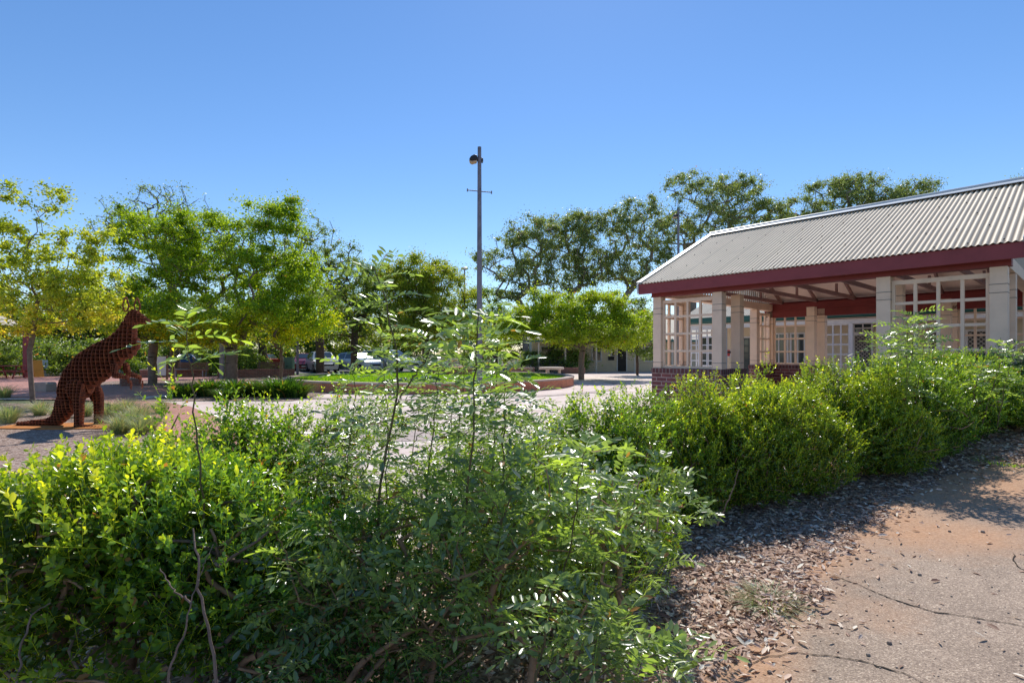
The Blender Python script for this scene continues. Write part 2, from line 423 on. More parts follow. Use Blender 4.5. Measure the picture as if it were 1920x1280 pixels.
def asphalt_mat():
    m, nt, N, L = new_mat('dusty_asphalt')
    out = N.new('ShaderNodeOutputMaterial'); b = N.new('ShaderNodeBsdfPrincipled'); L.new(b.outputs[0], out.inputs[0])
    tc = N.new('ShaderNodeTexCoord')
    v = N.new('ShaderNodeTexVoronoi'); v.inputs['Scale'].default_value = 170; L.new(tc.outputs['Object'], v.inputs['Vector'])
    sp = N.new('ShaderNodeSeparateColor'); L.new(v.outputs['Color'], sp.inputs[0])
    r = N.new('ShaderNodeValToRGB')
    els = r.color_ramp.elements
    els[0].position = 0; els[0].color = (.215,.155,.115,1); els[1].position = 1; els[1].color = (.64,.50,.38,1)
    for p, c in ((.45, (.325,.24,.18)), (.8, (.405,.305,.225)), (.95, (.49,.375,.28))):
        e = els.new(p); e.color = (*c, 1)
    L.new(sp.outputs[0], r.inputs[0])
    # large tone variation
    n0 = N.new('ShaderNodeTexNoise'); n0.inputs['Scale'].default_value = 2.2; n0.inputs['Detail'].default_value = 9; n0.inputs['Roughness'].default_value = .7
    L.new(tc.outputs['Object'], n0.inputs[0])
    ov = N.new('ShaderNodeMix'); ov.data_type = 'RGBA'; ov.blend_type = 'OVERLAY'; ov.inputs[0].default_value = .55
    L.new(r.outputs[0], ov.inputs[6]); L.new(n0.outputs[0], ov.inputs[7])
    # orange dust
    at = N.new('ShaderNodeAttribute'); at.attribute_name = 'dust'
    n3 = N.new('ShaderNodeTexNoise'); n3.inputs['Scale'].default_value = 5; n3.inputs['Detail'].default_value = 10; n3.inputs['Roughness'].default_value = .75
    L.new(tc.outputs['Object'], n3.inputs[0])
    s1 = N.new('ShaderNodeMath'); s1.operation = 'MULTIPLY_ADD'; s1.inputs[1].default_value = 1.1; s1.inputs[2].default_value = -.55; L.new(n3.outputs[0], s1.inputs[0])
    s2 = N.new('ShaderNodeMath'); s2.operation = 'ADD'; L.new(s1.outputs[0], s2.inputs[0]); L.new(at.outputs['Fac'], s2.inputs[1])
    s2.use_clamp = True
    dc = N.new('ShaderNodeTexNoise'); dc.inputs['Scale'].default_value = 60; dc.inputs['Detail'].default_value = 4; L.new(tc.outputs['Object'], dc.inputs[0])
    dr = N.new('ShaderNodeValToRGB'); dr.color_ramp.elements[0].position = .35; dr.color_ramp.elements[0].color = (.42,.22,.115,1)
    dr.color_ramp.elements[1].position = .65; dr.color_ramp.elements[1].color = (.58,.34,.20,1)
    L.new(dc.outputs[0], dr.inputs[0])
    mx = N.new('ShaderNodeMix'); mx.data_type = 'RGBA'; L.new(s2.outputs[0], mx.inputs[0]); L.new(ov.outputs[2], mx.inputs[6]); L.new(dr.outputs[0], mx.inputs[7])
    L.new(mx.outputs[2], b.inputs['Base Color']); b.inputs['Roughness'].default_value = .92
    bp = N.new('ShaderNodeBump'); bp.inputs['Strength'].default_value = .5; bp.inputs['Distance'].default_value = .004
    L.new(v.outputs['Distance'], bp.inputs['Height']); L.new(bp.outputs[0], b.inputs['Normal'])
    return m

def paving_mat():
    m, nt, N, L = new_mat('courtyard_concrete')
    out = N.new('ShaderNodeOutputMaterial'); b = N.new('ShaderNodeBsdfPrincipled'); L.new(b.outputs[0], out.inputs[0])
    tc = N.new('ShaderNodeTexCoord')
    mp = N.new('ShaderNodeMapping'); mp.inputs['Rotation'].default_value = (0, 0, .835); L.new(tc.outputs['Object'], mp.inputs[0])
    bt = N.new('ShaderNodeTexBrick'); L.new(mp.outputs[0], bt.inputs[0]); bt.offset = 0
    bt.inputs['Color1'].default_value = (.66,.54,.48,1); bt.inputs['Color2'].default_value = (.63,.505,.445,1); bt.inputs['Mortar'].default_value = (.28,.20,.17,1)
    bt.inputs['Scale'].default_value = 1; bt.inputs['Mortar Size'].default_value = .012; bt.inputs['Brick Width'].default_value = 2.4; bt.inputs['Row Height'].default_value = 2.4
    n0 = N.new('ShaderNodeTexNoise'); n0.inputs['Scale'].default_value = 1.3; n0.inputs['Detail'].default_value = 10; n0.inputs['Roughness'].default_value = .7
    L.new(tc.outputs['Object'], n0.inputs[0])
    ov = N.new('ShaderNodeMix'); ov.data_type = 'RGBA'; ov.blend_type = 'OVERLAY'; ov.inputs[0].default_value = .8
    L.new(bt.outputs[0], ov.inputs[6]); L.new(n0.outputs[0], ov.inputs[7]); L.new(ov.outputs[2], b.inputs['Base Color'])
    b.inputs['Roughness'].default_value = .85
    return m

M['soil'] = soil_mat(); M['mulch'] = mulch_mat(); M['asphalt'] = asphalt_mat(); M['paving'] = paving_mat()
M['carpark'] = surf('carpark_asphalt', (.16, .15, .145), .9, .1, 1, .2, 60)
M['lawnbase'] = surf('lawn_base', (.12, .26, .02), .9, .25, 2.0, .8, 60, col2=(.08, .18, .015))
M['crack'] = surf('crack_shadow', (.035, .026, .02), .95, .1, 30, 0)

def axis(*segs):
    out = []
    for a, b, st in segs:
        out.append(np.arange(a, b, st))
    return np.concatenate(out)

gx = np.concatenate([[-700,-300,-150,-80,-40,-25], np.arange(-16, 10.01, .4), [14,20,40,80,150,300,700]])
gy = np.concatenate([[-300,-60,-20,-8], np.arange(-3, 12.01, .4), [16,24,40,80,150,300,900]])
go = link_mesh('ground', grid_sheet(gx, gy, dz=-.035, name='ground'), M['soil']); tag(go, kind='structure')

nxs = np.arange(-4.2, 8.41, .06); nys = np.arange(-.6, 9.01, .06)
def yard_line(X):      # far border of the planting bed
    return np.interp(X, [-9,-4.4,-2.6,-1.2,.3,1.8,3.4,5.0,7.2], [9.0,5.4,4.3,4.0,4.35,5.1,5.9,6.9,7.8])
def keep_mulch(X, Y): return (~is_path(X, Y)) & (Y < yard_line(X))
def keep_path(X, Y): return is_path(X, Y)
dusts = [(1600,960,.55,.9),(1850,905,.6,1.0),(1740,1010,.45,.7),(1900,1010,.4,.6),(1400,1240,.22,.8),(1640,1140,.25,.35),(1560,1060,.3,.5),(1330,1290,.3,.8),(1860,940,.4,.6),(1690,1180,.15,.3)]
DW = [(ground_pt(a, b), s, k) for a, b, s, k in dusts]
def dustf(X, Y):
    d = np.zeros_like(X)
    for c, s, k in DW:
        d += k*np.exp(-(((X-c[0])**2+((Y-c[1])*1.2)**2)/s**2))
    d += .55*np.exp(-bdist(X, Y)/.12)
    return np.clip(d, 0, 1.0)-.18
o = link_mesh('garden_bed_soil', grid_sheet(nxs, nys, keep_mulch, .006, 'garden_bed_soil'), M['mulch']); tag(o, kind='structure')
o = link_mesh('asphalt_path', grid_sheet(nxs, nys, keep_path, .006, 'asphalt_path', {'dust': dustf}), M['asphalt']); tag(o, kind='structure')
path_obj = o

# cracks in the asphalt (thin sheets laid on it)
def crack(pts, w, name='crack'):
    P = [ground_pt(*p) for p in pts]
    Q = []
    for a, b in zip(P[:-1], P[1:]):
        n = max(2, int(np.hypot(*(b-a))/.02))
        for k in range(n):
            t = k/n; q = a+(b-a)*t
            Q.append(q)
    Q = np.array(Q); n = len(Q)
    wand = np.cumsum(R.normal(0, .0035, (n, 2)), 0); wand -= np.linspace(0, 1, n)[:, None]*wand[-1]
    Q = Q+wand+R.normal(0, .0025, (n, 2))
    T = np.gradient(Q, axis=0); T /= np.linalg.norm(T, axis=1)[:, None]+1e-9
    Nn = np.stack([-T[:, 1], T[:, 0]], -1)
    ww = w*R.uniform(.25, 1.2, n)*np.sin(np.linspace(.15, math.pi-.15, n))**.5
    A = Q+Nn*ww[:, None]; B = Q-Nn*ww[:, None]
    V = np.vstack([np.c_[A, terr(A[:, 0], A[:, 1])+.0095], np.c_[B, terr(B[:, 0], B[:, 1])+.0095]])
    i = np.arange(n-1)
    me = np_mesh(name, V, [np.stack([i, i+1, i+1+n, i+n], -1)])
    link_mesh(name, me, M['crack'], path_obj)
crack([(1560,1080),(1650,1112),(1760,1150),(1830,1160),(1940,1180)], .0048)
crack([(1490,1225),(1560,1232),(1630,1245),(1690,1262),(1760,1300)], .0045)
crack([(1400,1250),(1440,1235),(1490,1225)], .003)
crack([(1905,1040),(1912,1065),(1945,1085)], .004)

# courtyard
def flat_poly(name, pts, z, mat, hole=None):
    me = bpy.data.meshes.new(name)
    me.from_pydata([(p[0], p[1], z) for p in pts], [], [tuple(range(len(pts)))]); me.update()
    bm = bmesh.new(); bm.from_mesh(me); bmesh.ops.triangulate(bm, faces=bm.faces)
    for f in bm.faces:
        if f.normal.z < 0: f.normal_flip()
    bm.to_mesh(me); bm.free()
    o = link_mesh(name, me, mat); tag(o, kind='structure'); return o
yl = [(x, float(yard_line(x))) for x in np.arange(-2.6, 7.3, .4)]
flat_poly('courtyard', [(-4.6,6.1)] + yl + [(9,7.9),(30,9),(30,46),(-24,46),(-24,17.2),(-14,16.9),(-11,16.0),(-7.2,11.9)], .0, M['paving'])
# brick edging strip between courtyard and kangaroo bed
def strip(name, pts, w, z, mat):
    P = np.array(pts, float); T = np.gradient(P, axis=0); T /= np.linalg.norm(T, axis=1)[:, None]
    Nn = np.stack([-T[:, 1], T[:, 0]], -1)
    A = P+Nn*w/2; B = P-Nn*w/2; n = len(P)
    V = np.vstack([np.c_[A, np.full(n, z)], np.c_[B, np.full(n, z)]])
    i = np.arange(n-1)
    o = link_mesh(name, np_mesh(name, V, [np.stack([i, i+n, i+1+n, i+1], -1)]), mat); tag(o, kind='structure'); return o
strip('brick_paving', [(-2.2,4.6),(-3.2,6.4),(-4.6,8.4),(-6.6,11.0),(-9.3,14.2),(-12.5,17.0),(-18,18.6),(-26,19.5)], 1.3, .006, M['paver'])
strip('paver_band', [(-3.2,9.2),(-.8,9.6),(1.6,9.0),(3.2,7.6)], 1.2, .006, M['paver2'])
strip('brick_band', [(-2.9,11.6),(0,12.4),(2.6,11.8),(3.6,10.6)], .5, .006, M['paver2'])
th = np.linspace(math.pi*.95, math.pi*2.05, 30)
strip('curved_brick_band', [(-3.75+8.8*math.cos(a), 25.7+8.8*math.sin(a)) for a in th], .5, .010, M['paver2'])
flat_poly('far_plaza', [(-45,17.8),(-12.7,17.5),(-11.9,19.9),(-11.3,22),(-11.3,35),(-45,35)], .014, M['paver'])
flat_poly('mulch_island', [(-20.5,24.2),(-14.4,24.6),(-14.6,28.2),(-20.8,28.0)], .020, M['mulch'])
flat_poly('mulch_strip', [(-15.5,29.0),(-11.6,29.4),(-11.6,31.0),(-15.5,31.0)], .020, M['mulch'])
flat_poly('carpark', [(-40,39),(3.5,39),(3.5,56),(-40,56)], .006, M['carpark'])
flat_poly('verge_lawn', [(-30,36),(-12.5,36),(-12.5,38.6),(-30,38.6)], .008, M['lawnbase'])

# ------------------------------------------------------------------ foliage engine
def unit(a):
    return a/(np.linalg.norm(a, axis=-1, keepdims=True)+1e-9)

T_OVAL = (np.array([[0,0,0],[1,0,0],[.52,0,-.03],[.32,.20,.05],[.74,.27,.06],[.32,-.20,.05],[.74,-.27,.06]]),
          [[(0,2,4,3),(0,5,6,2)], [(2,1,4),(2,6,1)]])
T_LANCE = (np.array([[0,0,0],[1,0,-.05],[.5,0,-.02],[.25,.13,.03],[.65,.15,.03],[.25,-.13,.03],[.65,-.15,.03]]),
           [[(0,2,4,3),(0,5,6,2)], [(2,1,4),(2,6,1)]])
T_DIA = (np.array([[0,0,0],[.5,.27,.04],[1,0,0],[.5,-.27,.04]]), [[(0,3,2,1)]])
T_SLIM = (np.array([[0,0,0],[.45,.11,.03],[1,0,-.05],[.45,-.11,.03]]), [[(0,3,2,1)]])

def leaves_arrays(P, D, Nn, S, tpl):
    """one leaf per row: P base, D axis, Nn normal, S size"""
    D = unit(D); side = unit(np.cross(Nn, D)); up = np.cross(D, side)
    T, groups = tpl
    k = len(T)
    V = P[:, None, :] + S[:, None, None]*(T[None, :, 0:1]*D[:, None, :] + T[None, :, 1:2]*side[:, None, :] + T[None, :, 2:3]*up[:, None, :])
    V = V.reshape(-1, 3)
    base = (np.arange(len(P))*k)[:, None]
    Fs = []
    for g in groups:
        Fs.append([base+np.array(f)[None, :] for f in g])
    return V, Fs

def leaf_mesh(name, P, D, Nn, S, var, tpl, extra=None, dead=.012):
    V, Fg = leaves_arrays(P, D, Nn, S, tpl)
    var = np.clip(var, 0, 1)*.9
    if dead: var = np.where(np.random.default_rng(len(P)).uniform(0, 1, len(P)) < dead, 1.0, var)
    Fs = []; A = []
    for g in Fg:
        Fs.append(np.concatenate(g)); A.append(np.concatenate([var]*len(g)))
    if extra is not None:      # tubes that belong to the foliage (leaf stalks)
        eV, eF, ev = extra
        Fs.append(np.asarray(eF)+len(V)); A.append(np.full(len(eF), ev)); V = np.vstack([V, eV])
        # keep same-size polygons contiguous: Fs may mix sizes, np_mesh handles a list
    return np_mesh(name, V, Fs, {'v': np.clip(np.concatenate(A), 0, 1)})

def seg_tubes(A, B, ra, rb, k):
    d = unit(B-A); ref = np.where(np.abs(d[:, 2:3]) > .9, np.array([[1., 0, 0]]), np.array([[0, 0, 1.]]))
    s = unit(np.cross(d, ref)); u = np.cross(d, s)
    ang = np.arange(k)*2*math.pi/k
    c = np.cos(ang)[None, :, None]; sn = np.sin(ang)[None, :, None]
    off = c*s[:, None, :]+sn*u[:, None, :]
    VA = A[:, None, :]+off*ra[:, None, None]; VB = B[:, None, :]+off*rb[:, None, None]
    V = np.concatenate([VA, VB], 1).reshape(-1, 3)
    base = (np.arange(len(A))*2*k)[:, None]
    Fs = [base+np.array([[j, (j+1) % k, k+(j+1) % k, k+j]]) for j in range(k)]
    return V, np.concatenate(Fs)

def grow(trunk, targets, step, rng, wig=.12, back=.25):
    """skeleton: nodes with parents. each target joins the closest earlier node"""
    P = [np.array(p, float) for p in trunk]; par = [-1]+list(range(len(trunk)-1))
    fork = P[-1]
    order = np.argsort(np.linalg.norm(targets-fork, axis=1))
    tips = []
    start = max(1, len(trunk)//2)
    for ti in order:
        t = targets[ti]; A = np.array(P)
        d = np.linalg.norm(A-t, axis=1)
        pen = np.maximum(0, A[:, 2]-t[2]+.0)*.8 + back*np.linalg.norm(A-fork, axis=1)
        pen[:start] += 1e3
        j = int(np.argmin(d+pen))
        a = P[j]; L = np.linalg.norm(t-a); n = max(1, int(L/step))
        bend = rng.normal(0, wig*L, 3)*.5; bend[2] = abs(bend[2])*.6
        last = j
        for k in range(1, n+1):
            s = k/n
            q = a+(t-a)*s+bend*math.sin(math.pi*s)+rng.normal(0, wig*step*.3, 3)*(1 if k < n else 0)
            P.append(q); par.append(last); last = len(P)-1
        tips.append((ti, last))
    P = np.array(P); par = np.array(par)
    cnt = np.zeros(len(P))
    for ti, l in tips: cnt[l] += 1
    for i in range(len(P)-1, 0, -1):
        if par[i] >= 0: cnt[par[i]] += cnt[i]
    return P, par, np.maximum(cnt, .5)

def skel_mesh(name, P, par, cnt, r0, rmin, expo=.52):
    r = np.maximum(rmin, r0*(cnt/cnt[0])**expo)
    i = np.where(par >= 0)[0]
    A = P[par[i]]; B = P[i]; d = B-A
    ra = np.minimum(r[par[i]], r[i]*1.35); rb = r[i]
    B = B+d*.04
    V, Fs = [], []; off = 0
    thick = rb > r0*.3
    for msk, k in ((thick, 10), (~thick, 4)):
        if msk.sum() == 0: continue
        v, f = seg_tubes(A[msk], B[msk], ra[msk], rb[msk], k)
        V.append(v); Fs.append(f+off); off += len(v)
    return np_mesh(name, np.vstack(V), Fs, smooth=True)

def ell_points(lobes, n, rng, shell=.55):
    """random points in a union of ellipsoids (cx,cy,cz,rx,ry,rz), biased to the outside"""
    w = np.array([l[3]*l[4]*l[5] for l in lobes])**.8; w = w/w.sum()
    idx = rng.choice(len(lobes), n, p=w); Lb = np.array(lobes)[idx]
    d = unit(rng.normal(0, 1, (n, 3))); r = rng.uniform(0, 1, n)**(1/3.)
    r = shell+(1-shell)*r if shell > 0 else r
    r = np.where(rng.uniform(0, 1, n) < .3, rng.uniform(.2, 1, n), r)
    return Lb[:, :3]+d*Lb[:, 3:]*r[:, None]

def make_tree(name, base, trunk_top, lobes, mat, bark, label, cat, group=None, nclump=80, per=300, leaf=.10, clump=.55,
              flat=.6, r0=.2, rmin=.012, tpl=T_DIA, droop=0.0, seed=1, lean=(0, 0), yellow=0.0, ylow=None, shell=.5, crown_name='crown', keep=1.0, thin=-.9):
    rng = np.random.default_rng(seed)
    base = np.array(base, float); org = base.copy()
    n = 7
    trunk = []
    for i in range(n):
        s = i/(n-1)
        p = np.array([lean[0]*math.sin(s*2.6)*.5, lean[1]*s, 0])+np.array([trunk_top[0]-org[0], trunk_top[1]-org[1], trunk_top[2]-org[2]])*s
        p[:2] += rng.normal(0, .02+.01*n, 2)*.3*s
        trunk.append(p)
    lob = [(l[0]-org[0], l[1]-org[1], l[2]-org[2], l[3], l[4], l[5]) for l in lobes]
    tg = ell_points(lob, nclump, rng, shell)
    P, par, cnt = grow(trunk, tg, step=max(.25, leaf*3.5), rng=rng)
    root = empty(name, tuple(org), 0, label, cat, group)
    tm = skel_mesh('trunk', P, par, cnt, r0, rmin)
    # root flare
    link_mesh('trunk', tm, bark, root)
    # foliage: clumps at tips and along outer twigs
    outer = np.where(cnt <= np.quantile(cnt, .62))[0]
    ctr = np.concatenate([tg, P[rng.choice(outer, nclump//2)]])
    szs = rng.uniform(.55, 1.25, len(ctr))
    pw = (szs**2); pw /= pw.sum()
    N_ = int(nclump*per*keep)
    ci = rng.choice(len(ctr), N_, p=pw)
    rad = (clump*szs)[ci][:, None]
    off = rng.normal(0, 1, (N_, 3)); off = unit(off)*np.minimum(np.abs(rng.normal(0, .62, (N_, 1))), 1.9)
    off *= np.array([1, 1, flat])
    Pp = ctr[ci]+off*rad
    Pp[:, 2] += -.12*clump*droop*rng.uniform(0, 1, N_)
    D = unit(off*np.array([1, 1, .5])+rng.normal(0, .55, (N_, 3))+np.array([0, 0, -droop]))
    Nn = unit(rng.normal(0, .75, (N_, 3))+np.array([0, 0, 1.0])*(1-min(1, droop*.9)))
    S = leaf*rng.uniform(.6, 1.3, N_)
    cv = rng.uniform(0, 1, len(ctr))
    nz = np.zeros(N_)
    for _ in range(5):
        kv = unit(rng.normal(0, 1, (1, 3)))*(2*math.pi/(clump*rng.uniform(1.3, 3.2)))
        nz += np.sin(Pp@kv[0]+rng.uniform(0, 6.28))
    kp = nz > thin
    Pp, D, Nn, S, ci = Pp[kp], D[kp], Nn[kp], S[kp], ci[kp]; N_ = len(S)
    var = .30*cv[ci]+.45*rng.uniform(0, 1, N_)+yellow
    # outer leaves are younger / brighter
    if ylow is not None:
        zz = Pp[:, 2]; f = np.clip((ylow-zz)/1.2, 0, 1)*(cv[ci] > .35)
        var = var+.38*f
    me = leaf_mesh(crown_name, Pp, D, Nn, S, var, tpl)
    link_mesh(crown_name, me, mat, root)
    return root

def lobe(px, py, Y, wpx, hpx, dy=0, dep=None):
    c = wpt(px, py, Y+dy); k = (Y+dy)/F
    return (c[0], c[1], c[2], wpx*k, (dep if dep else wpx*k*.9), hpx*k)

def tree_px(name, px, Y, top_py, lobes, **kw):
    X = (px-960)/F*Y
    tt = wpt(px+kw.pop('lx', 0), top_py, Y)
    return make_tree(name, (X, Y, -.03), tt, [lobe(l[0], l[1], Y, l[2], l[3], *(l[4:])) for l in lobes], **kw)

# ------------------------------------------------------------------ trees of the yard
tree_px('autumn_tree', 62, 15.8, 560, [(25,475,34,55),(82,365,34,42),(60,440,55,50),(105,520,85,55),(165,455,45,45),(15,350,22,30),(50,600,70,35),(160,585,70,35),(-30,520,60,70),(205,530,30,30),(110,560,90,60),(30,350,12,25),(90,340,16,22)],
        mat=M['l_yel'], bark=M['bark'], label='slender yellow autumn tree behind the kangaroo sculpture', cat='tree', nclump=320, per=105, leaf=.09, clump=.34, thin=-1.3,
        r0=.066, rmin=.007, seed=3, lean=(-.45, 0), lx=18, ylow=3.6, yellow=-.05, tpl=T_OVAL)
tree_px('shade_tree', 434, 25, 640, [(420,480,130,75),(300,465,85,60),(500,430,75,60),(565,525,65,50),(262,560,60,60),(420,590,170,38),(575,595,50,34),(522,385,30,28),(248,410,45,28),(350,420,60,35),(450,520,120,60),(320,600,90,38),(250,610,60,35),(420,615,180,30),(560,615,60,30)],
        mat=M['l_gold'], bark=M['bark'], label='broad golden green shade tree with forked trunk above the strappy clumps', cat='tree', nclump=560, per=340, leaf=.12, clump=.66, thin=-1.7,
        flat=.55, r0=.26, rmin=.012, seed=5, ylow=4.0, yellow=.0)
tree_px('leafless_tree', 330, 40, 600, [(225,385,35,25),(300,375,50,28),(345,380,45,30),(390,420,40,25),(300,430,100,40),(210,420,40,25)],
        mat=M['l_dark'], bark=M['bark_dark'], label='nearly leafless twiggy tree rising behind the golden shade tree', cat='tree', nclump=420, per=20, leaf=.14, clump=.9,
        r0=.3, rmin=.018, seed=8, yellow=.15)
tree_px('open_tree', 600, 40, 610, [(590,430,35,35),(575,480,60,40),(640,480,42,35),(660,520,55,35),(610,530,60,40),(545,400,30,30)],
        mat=M['l_dark'], bark=M['bark_dark'], label='thin crowned dark green tree right of the golden shade tree', cat='tree', nclump=280, per=110, leaf=.13, clump=.7,
        r0=.3, rmin=.018, seed=9, yellow=.12)
tree_px('small_shade_tree', 664, 32, 615, [(655,560,60,45),(640,610,60,30),(700,590,50,42),(680,520,40,28)],
        mat=M['l_dark'], bark=M['bark_dark'], label='small dark trunked tree in front of the silver parked cars', cat='tree', nclump=170, per=240, leaf=.11, clump=.62,
        r0=.2, rmin=.012, seed=11, yellow=.08)
tree_px('domed_tree', 800, 36, 610, [(785,515,75,32),(755,550,60,40),(838,548,55,45),(800,585,80,32),(868,580,28,35),(720,530,38,30),(800,540,80,40),(790,625,80,25),(860,610,50,30)],
        mat=M['l_bronze'], bark=M['bark_dark'], label='dense domed tree with bronze tinged top behind the planter', cat='tree', nclump=380, per=330, leaf=.125, clump=.72, thin=-1.8,
        r0=.3, rmin=.014, seed=12, yellow=.02)
tree_px('pale_tree', 925, 58, 620, [(905,560,32,25),(945,590,28,22),(915,600,45,25)],
        mat=M['l_lime'], bark=M['bark_dark'], label='pale green far tree left of the tall light pole base', cat='tree', nclump=70, per=160, leaf=.2, clump=1.1,
        r0=.3, rmin=.02, seed=13)
tree_px('spreading_tree', 1090, 30, 648, [(1060,575,60,30),(1110,585,70,38),(1000,600,55,30),(1170,605,50,30),(1090,620,110,24),(960,610,30,20),(1010,565,25,18),(1200,625,25,18),(1130,555,30,18),(945,638,26,12),(1155,640,50,14),(1040,640,40,12),(985,580,22,14),(1160,575,26,14)],
        mat=M['l_lime'], bark=M['bark'], label='low spreading lime green tree beside the round planter', cat='tree', nclump=420, per=290, leaf=.11, clump=.56, thin=-1.9,
        flat=.6, r0=.17, rmin=.012, seed=14, yellow=.06)
tree_px('evergreen_tree', 1195, 36, 640, [(1195,590,40,30),(1180,620,45,25),(1205,650,35,25)],
        mat=M['l_dark'], bark=M['bark_dark'], label='dark green tree between the spreading lime tree and the pavilion', cat='tree', nclump=110, per=200, leaf=.12, clump=.75,
        r0=.09, rmin=.014, seed=15, yellow=-.08)
tree_px('plaza_tree', 286, 25.5, 660, [(275,615,60,30),(310,600,60,30),(240,600,50,30)],
        mat=M['l_gold'], bark=M['bark'], label='thick trunked tree right of the kangaroo sculpture in the plaza', cat='tree', group=None, nclump=110, per=220, leaf=.11, clump=.6,
        r0=.20, rmin=.012, seed=16)
tree_px('plaza_tree', 324, 27, 655, [(330,615,50,28),(355,625,45,22)],
        mat=M['l_dark'], bark=M['bark'], label='thinner trunked tree beside the white notice board', cat='tree', nclump=90, per=200, leaf=.11, clump=.6,
        r0=.11, rmin=.012, seed=17, yellow=.1)
tree_px('plaza_tree', 527, 30, 655, [(525,635,30,16),(545,622,35,16)],
        mat=M['l_gold'], bark=M['bark'], label='slim young tree before the brick wall right of the shade tree', cat='tree', nclump=40, per=160, leaf=.13, clump=.55,
        r0=.09, rmin=.012, seed=18)
tree_px('trunk_tree', 492, 38, 620, [(492,605,80,40),(440,615,70,34),(380,620,60,30)],
        mat=M['l_dark'], bark=M['bark_dark'], label='dark trunked tree behind the timber bench', cat='tree', nclump=130, per=200, leaf=.12, clump=.7,
        r0=.28, rmin=.014, seed=19)

# eucalypts behind
EU = dict(mat=M['l_euc'], bark=M['bark_euc'], cat='tree', leaf=.20, clump=1.0, flat=.75, rmin=.035, tpl=T_DIA, droop=.7, thin=-.75, shell=.45, group='tall eucalypts on the skyline')
def euc(px, Y, top, lobes, label, seed, nclump=130, per=140, r0=.34, **k):
    rr = np.random.default_rng(seed); lo = []
    for a, b, c, d in lobes:
        lo.append((a, b-5, c*1.04, d*1.04))
        for q in range(2):
            an = rr.uniform(-3.3, .2); lo.append((a+c*.8*math.cos(an), b-2+d*.85*math.sin(an), c*rr.uniform(.25, .42), d*rr.uniform(.25, .42), rr.uniform(-1, 1)))
    lobes = lo
    kw = dict(EU); kw.update(k)
    return tree_px('eucalyptus_tree', px, Y, top, lobes, label=label, seed=seed, nclump=int(nclump*2.3), per=int(per*.95), r0=r0, **kw)
euc(985, 58, 590, [(915,490,32,18),(950,510,35,25),(985,428,36,22),(1008,465,48,42),(990,520,50,28),(960,460,30,28),(955,555,30,14)], 'leftmost tall eucalypt with leaning pale limbs, right of the light pole', 31, 120)
euc(1075, 60, 570, [(1055,430,45,24),(1100,428,42,26),(1078,485,60,42),(1120,500,45,40),(1060,530,50,28)], 'rounded eucalypt behind the lime tree crown', 32, 150)
euc(1165, 60, 570, [(1150,418,32,20),(1190,445,55,42),(1170,510,48,35),(1210,395,34,24),(1225,490,40,40)], 'loose eucalypt left of the small lamp post', 33, 130)
euc(1300, 62, 540, [(1290,350,40,26),(1345,370,50,32),(1310,420,66,44),(1392,362,46,26),(1400,420,60,40),(1260,430,40,36),(1440,405,34,26)], 'tallest eucalypt above the far end of the pavilion roof', 34, 210)
euc(1510, 66, 520, [(1500,392,26,18),(1520,420,40,26),(1480,420,34,22)], 'small eucalypt in the dip of the skyline', 35, 60)
euc(1585, 66, 520, [(1555,362,42,22),(1605,352,44,20),(1590,395,60,28)], 'open crowned eucalypt above the middle of the pavilion ridge', 36, 100)
euc(1690, 64, 520, [(1655,380,42,18),(1722,360,34,18),(1690,400,64,22)], 'dense low eucalypt above the right half of the ridge', 37, 110)
euc(1930, 66, 520, [(1925,355,30,18),(1960,350,40,22)], 'eucalypt tip just showing at the right end of the ridge', 38, 40)

# ---- background belt (copies of three prototypes)
bb = []
bb.append(make_tree('background_tree', (0, 0, 0), (0, 0, 2.2), [(0,0,5.0,4.2,3.6,2.6),(-2.4,0,4.0,2.5,2.5,2.0),(2.5,0,4.2,2.6,2.5,2.2),(0,0,2.6,4,3,1.6)], M['l_dark'], M['bark_dark'],
        'x', 'tree', 'dark trees beyond the car park', nclump=150, per=170, leaf=.24, clump=1.0, r0=.3, rmin=.02, seed=41))
bb.append(make_tree('background_tree', (0, 0, 0), (0, 0, 2.6), [(0,0,6.2,3.2,3.0,3.0),(-1.4,0,4.0,2.5,2.5,2.0),(1.9,0,4.6,2.6,2.5,2.2),(0,0,2.6,3.4,3,1.6)], M['l_euc'], M['bark_dark'],
        'x', 'tree', 'dark trees beyond the car park', nclump=140, per=170, leaf=.24, clump=1.0, r0=.3, rmin=.02, seed=42))
bb.append(make_tree('background_tree', (0, 0, 0), (0, 0, 1.8), [(0,0,3.4,3.6,3.0,1.9),(-2.0,0,2.6,2.5,2.5,1.6),(2.2,0,2.8,2.6,2.5,1.6),(0,0,1.4,4,3,1.2)], M['l_bronze'], M['bark_dark'],
        'x', 'tree', 'dark trees beyond the car park', nclump=130, per=170, leaf=.22, clump=.95, r0=.25, rmin=.02, seed=43))
belt = [(0,-70,52,1.2,1,'far dark tree above the maroon shelter post'),(2,60,50,1.25,1,'far bronze green tree behind the yellow sign'),(1,170,58,1.15,1,'tall far tree behind the kangaroo neck'),
        (0,265,60,1.25,1,'far dark tree behind the kangaroo ears'),(2,345,50,1.2,1,'far tree above the blue parked car'),(0,420,62,1.2,1,'far dark tree behind the forked trunk'),
        (1,520,60,1.1,1,'far tree above the green cabinet'),(0,590,56,1.05,1,'far dark tree above the silver hatchback'),(2,690,54,1.2,1,'far bronze green tree above the white wagon'),
        (0,765,62,1.1,1,'far dark tree behind the domed tree trunk'),(1,850,66,.95,1,'far tree right of the domed tree'),(2,930,66,1.0,1,'far low tree left of the bike rack'),
        (0,1010,68,.95,1,'far dark tree behind the low lime tree'),(0,-170,50,1.2,1,None)]
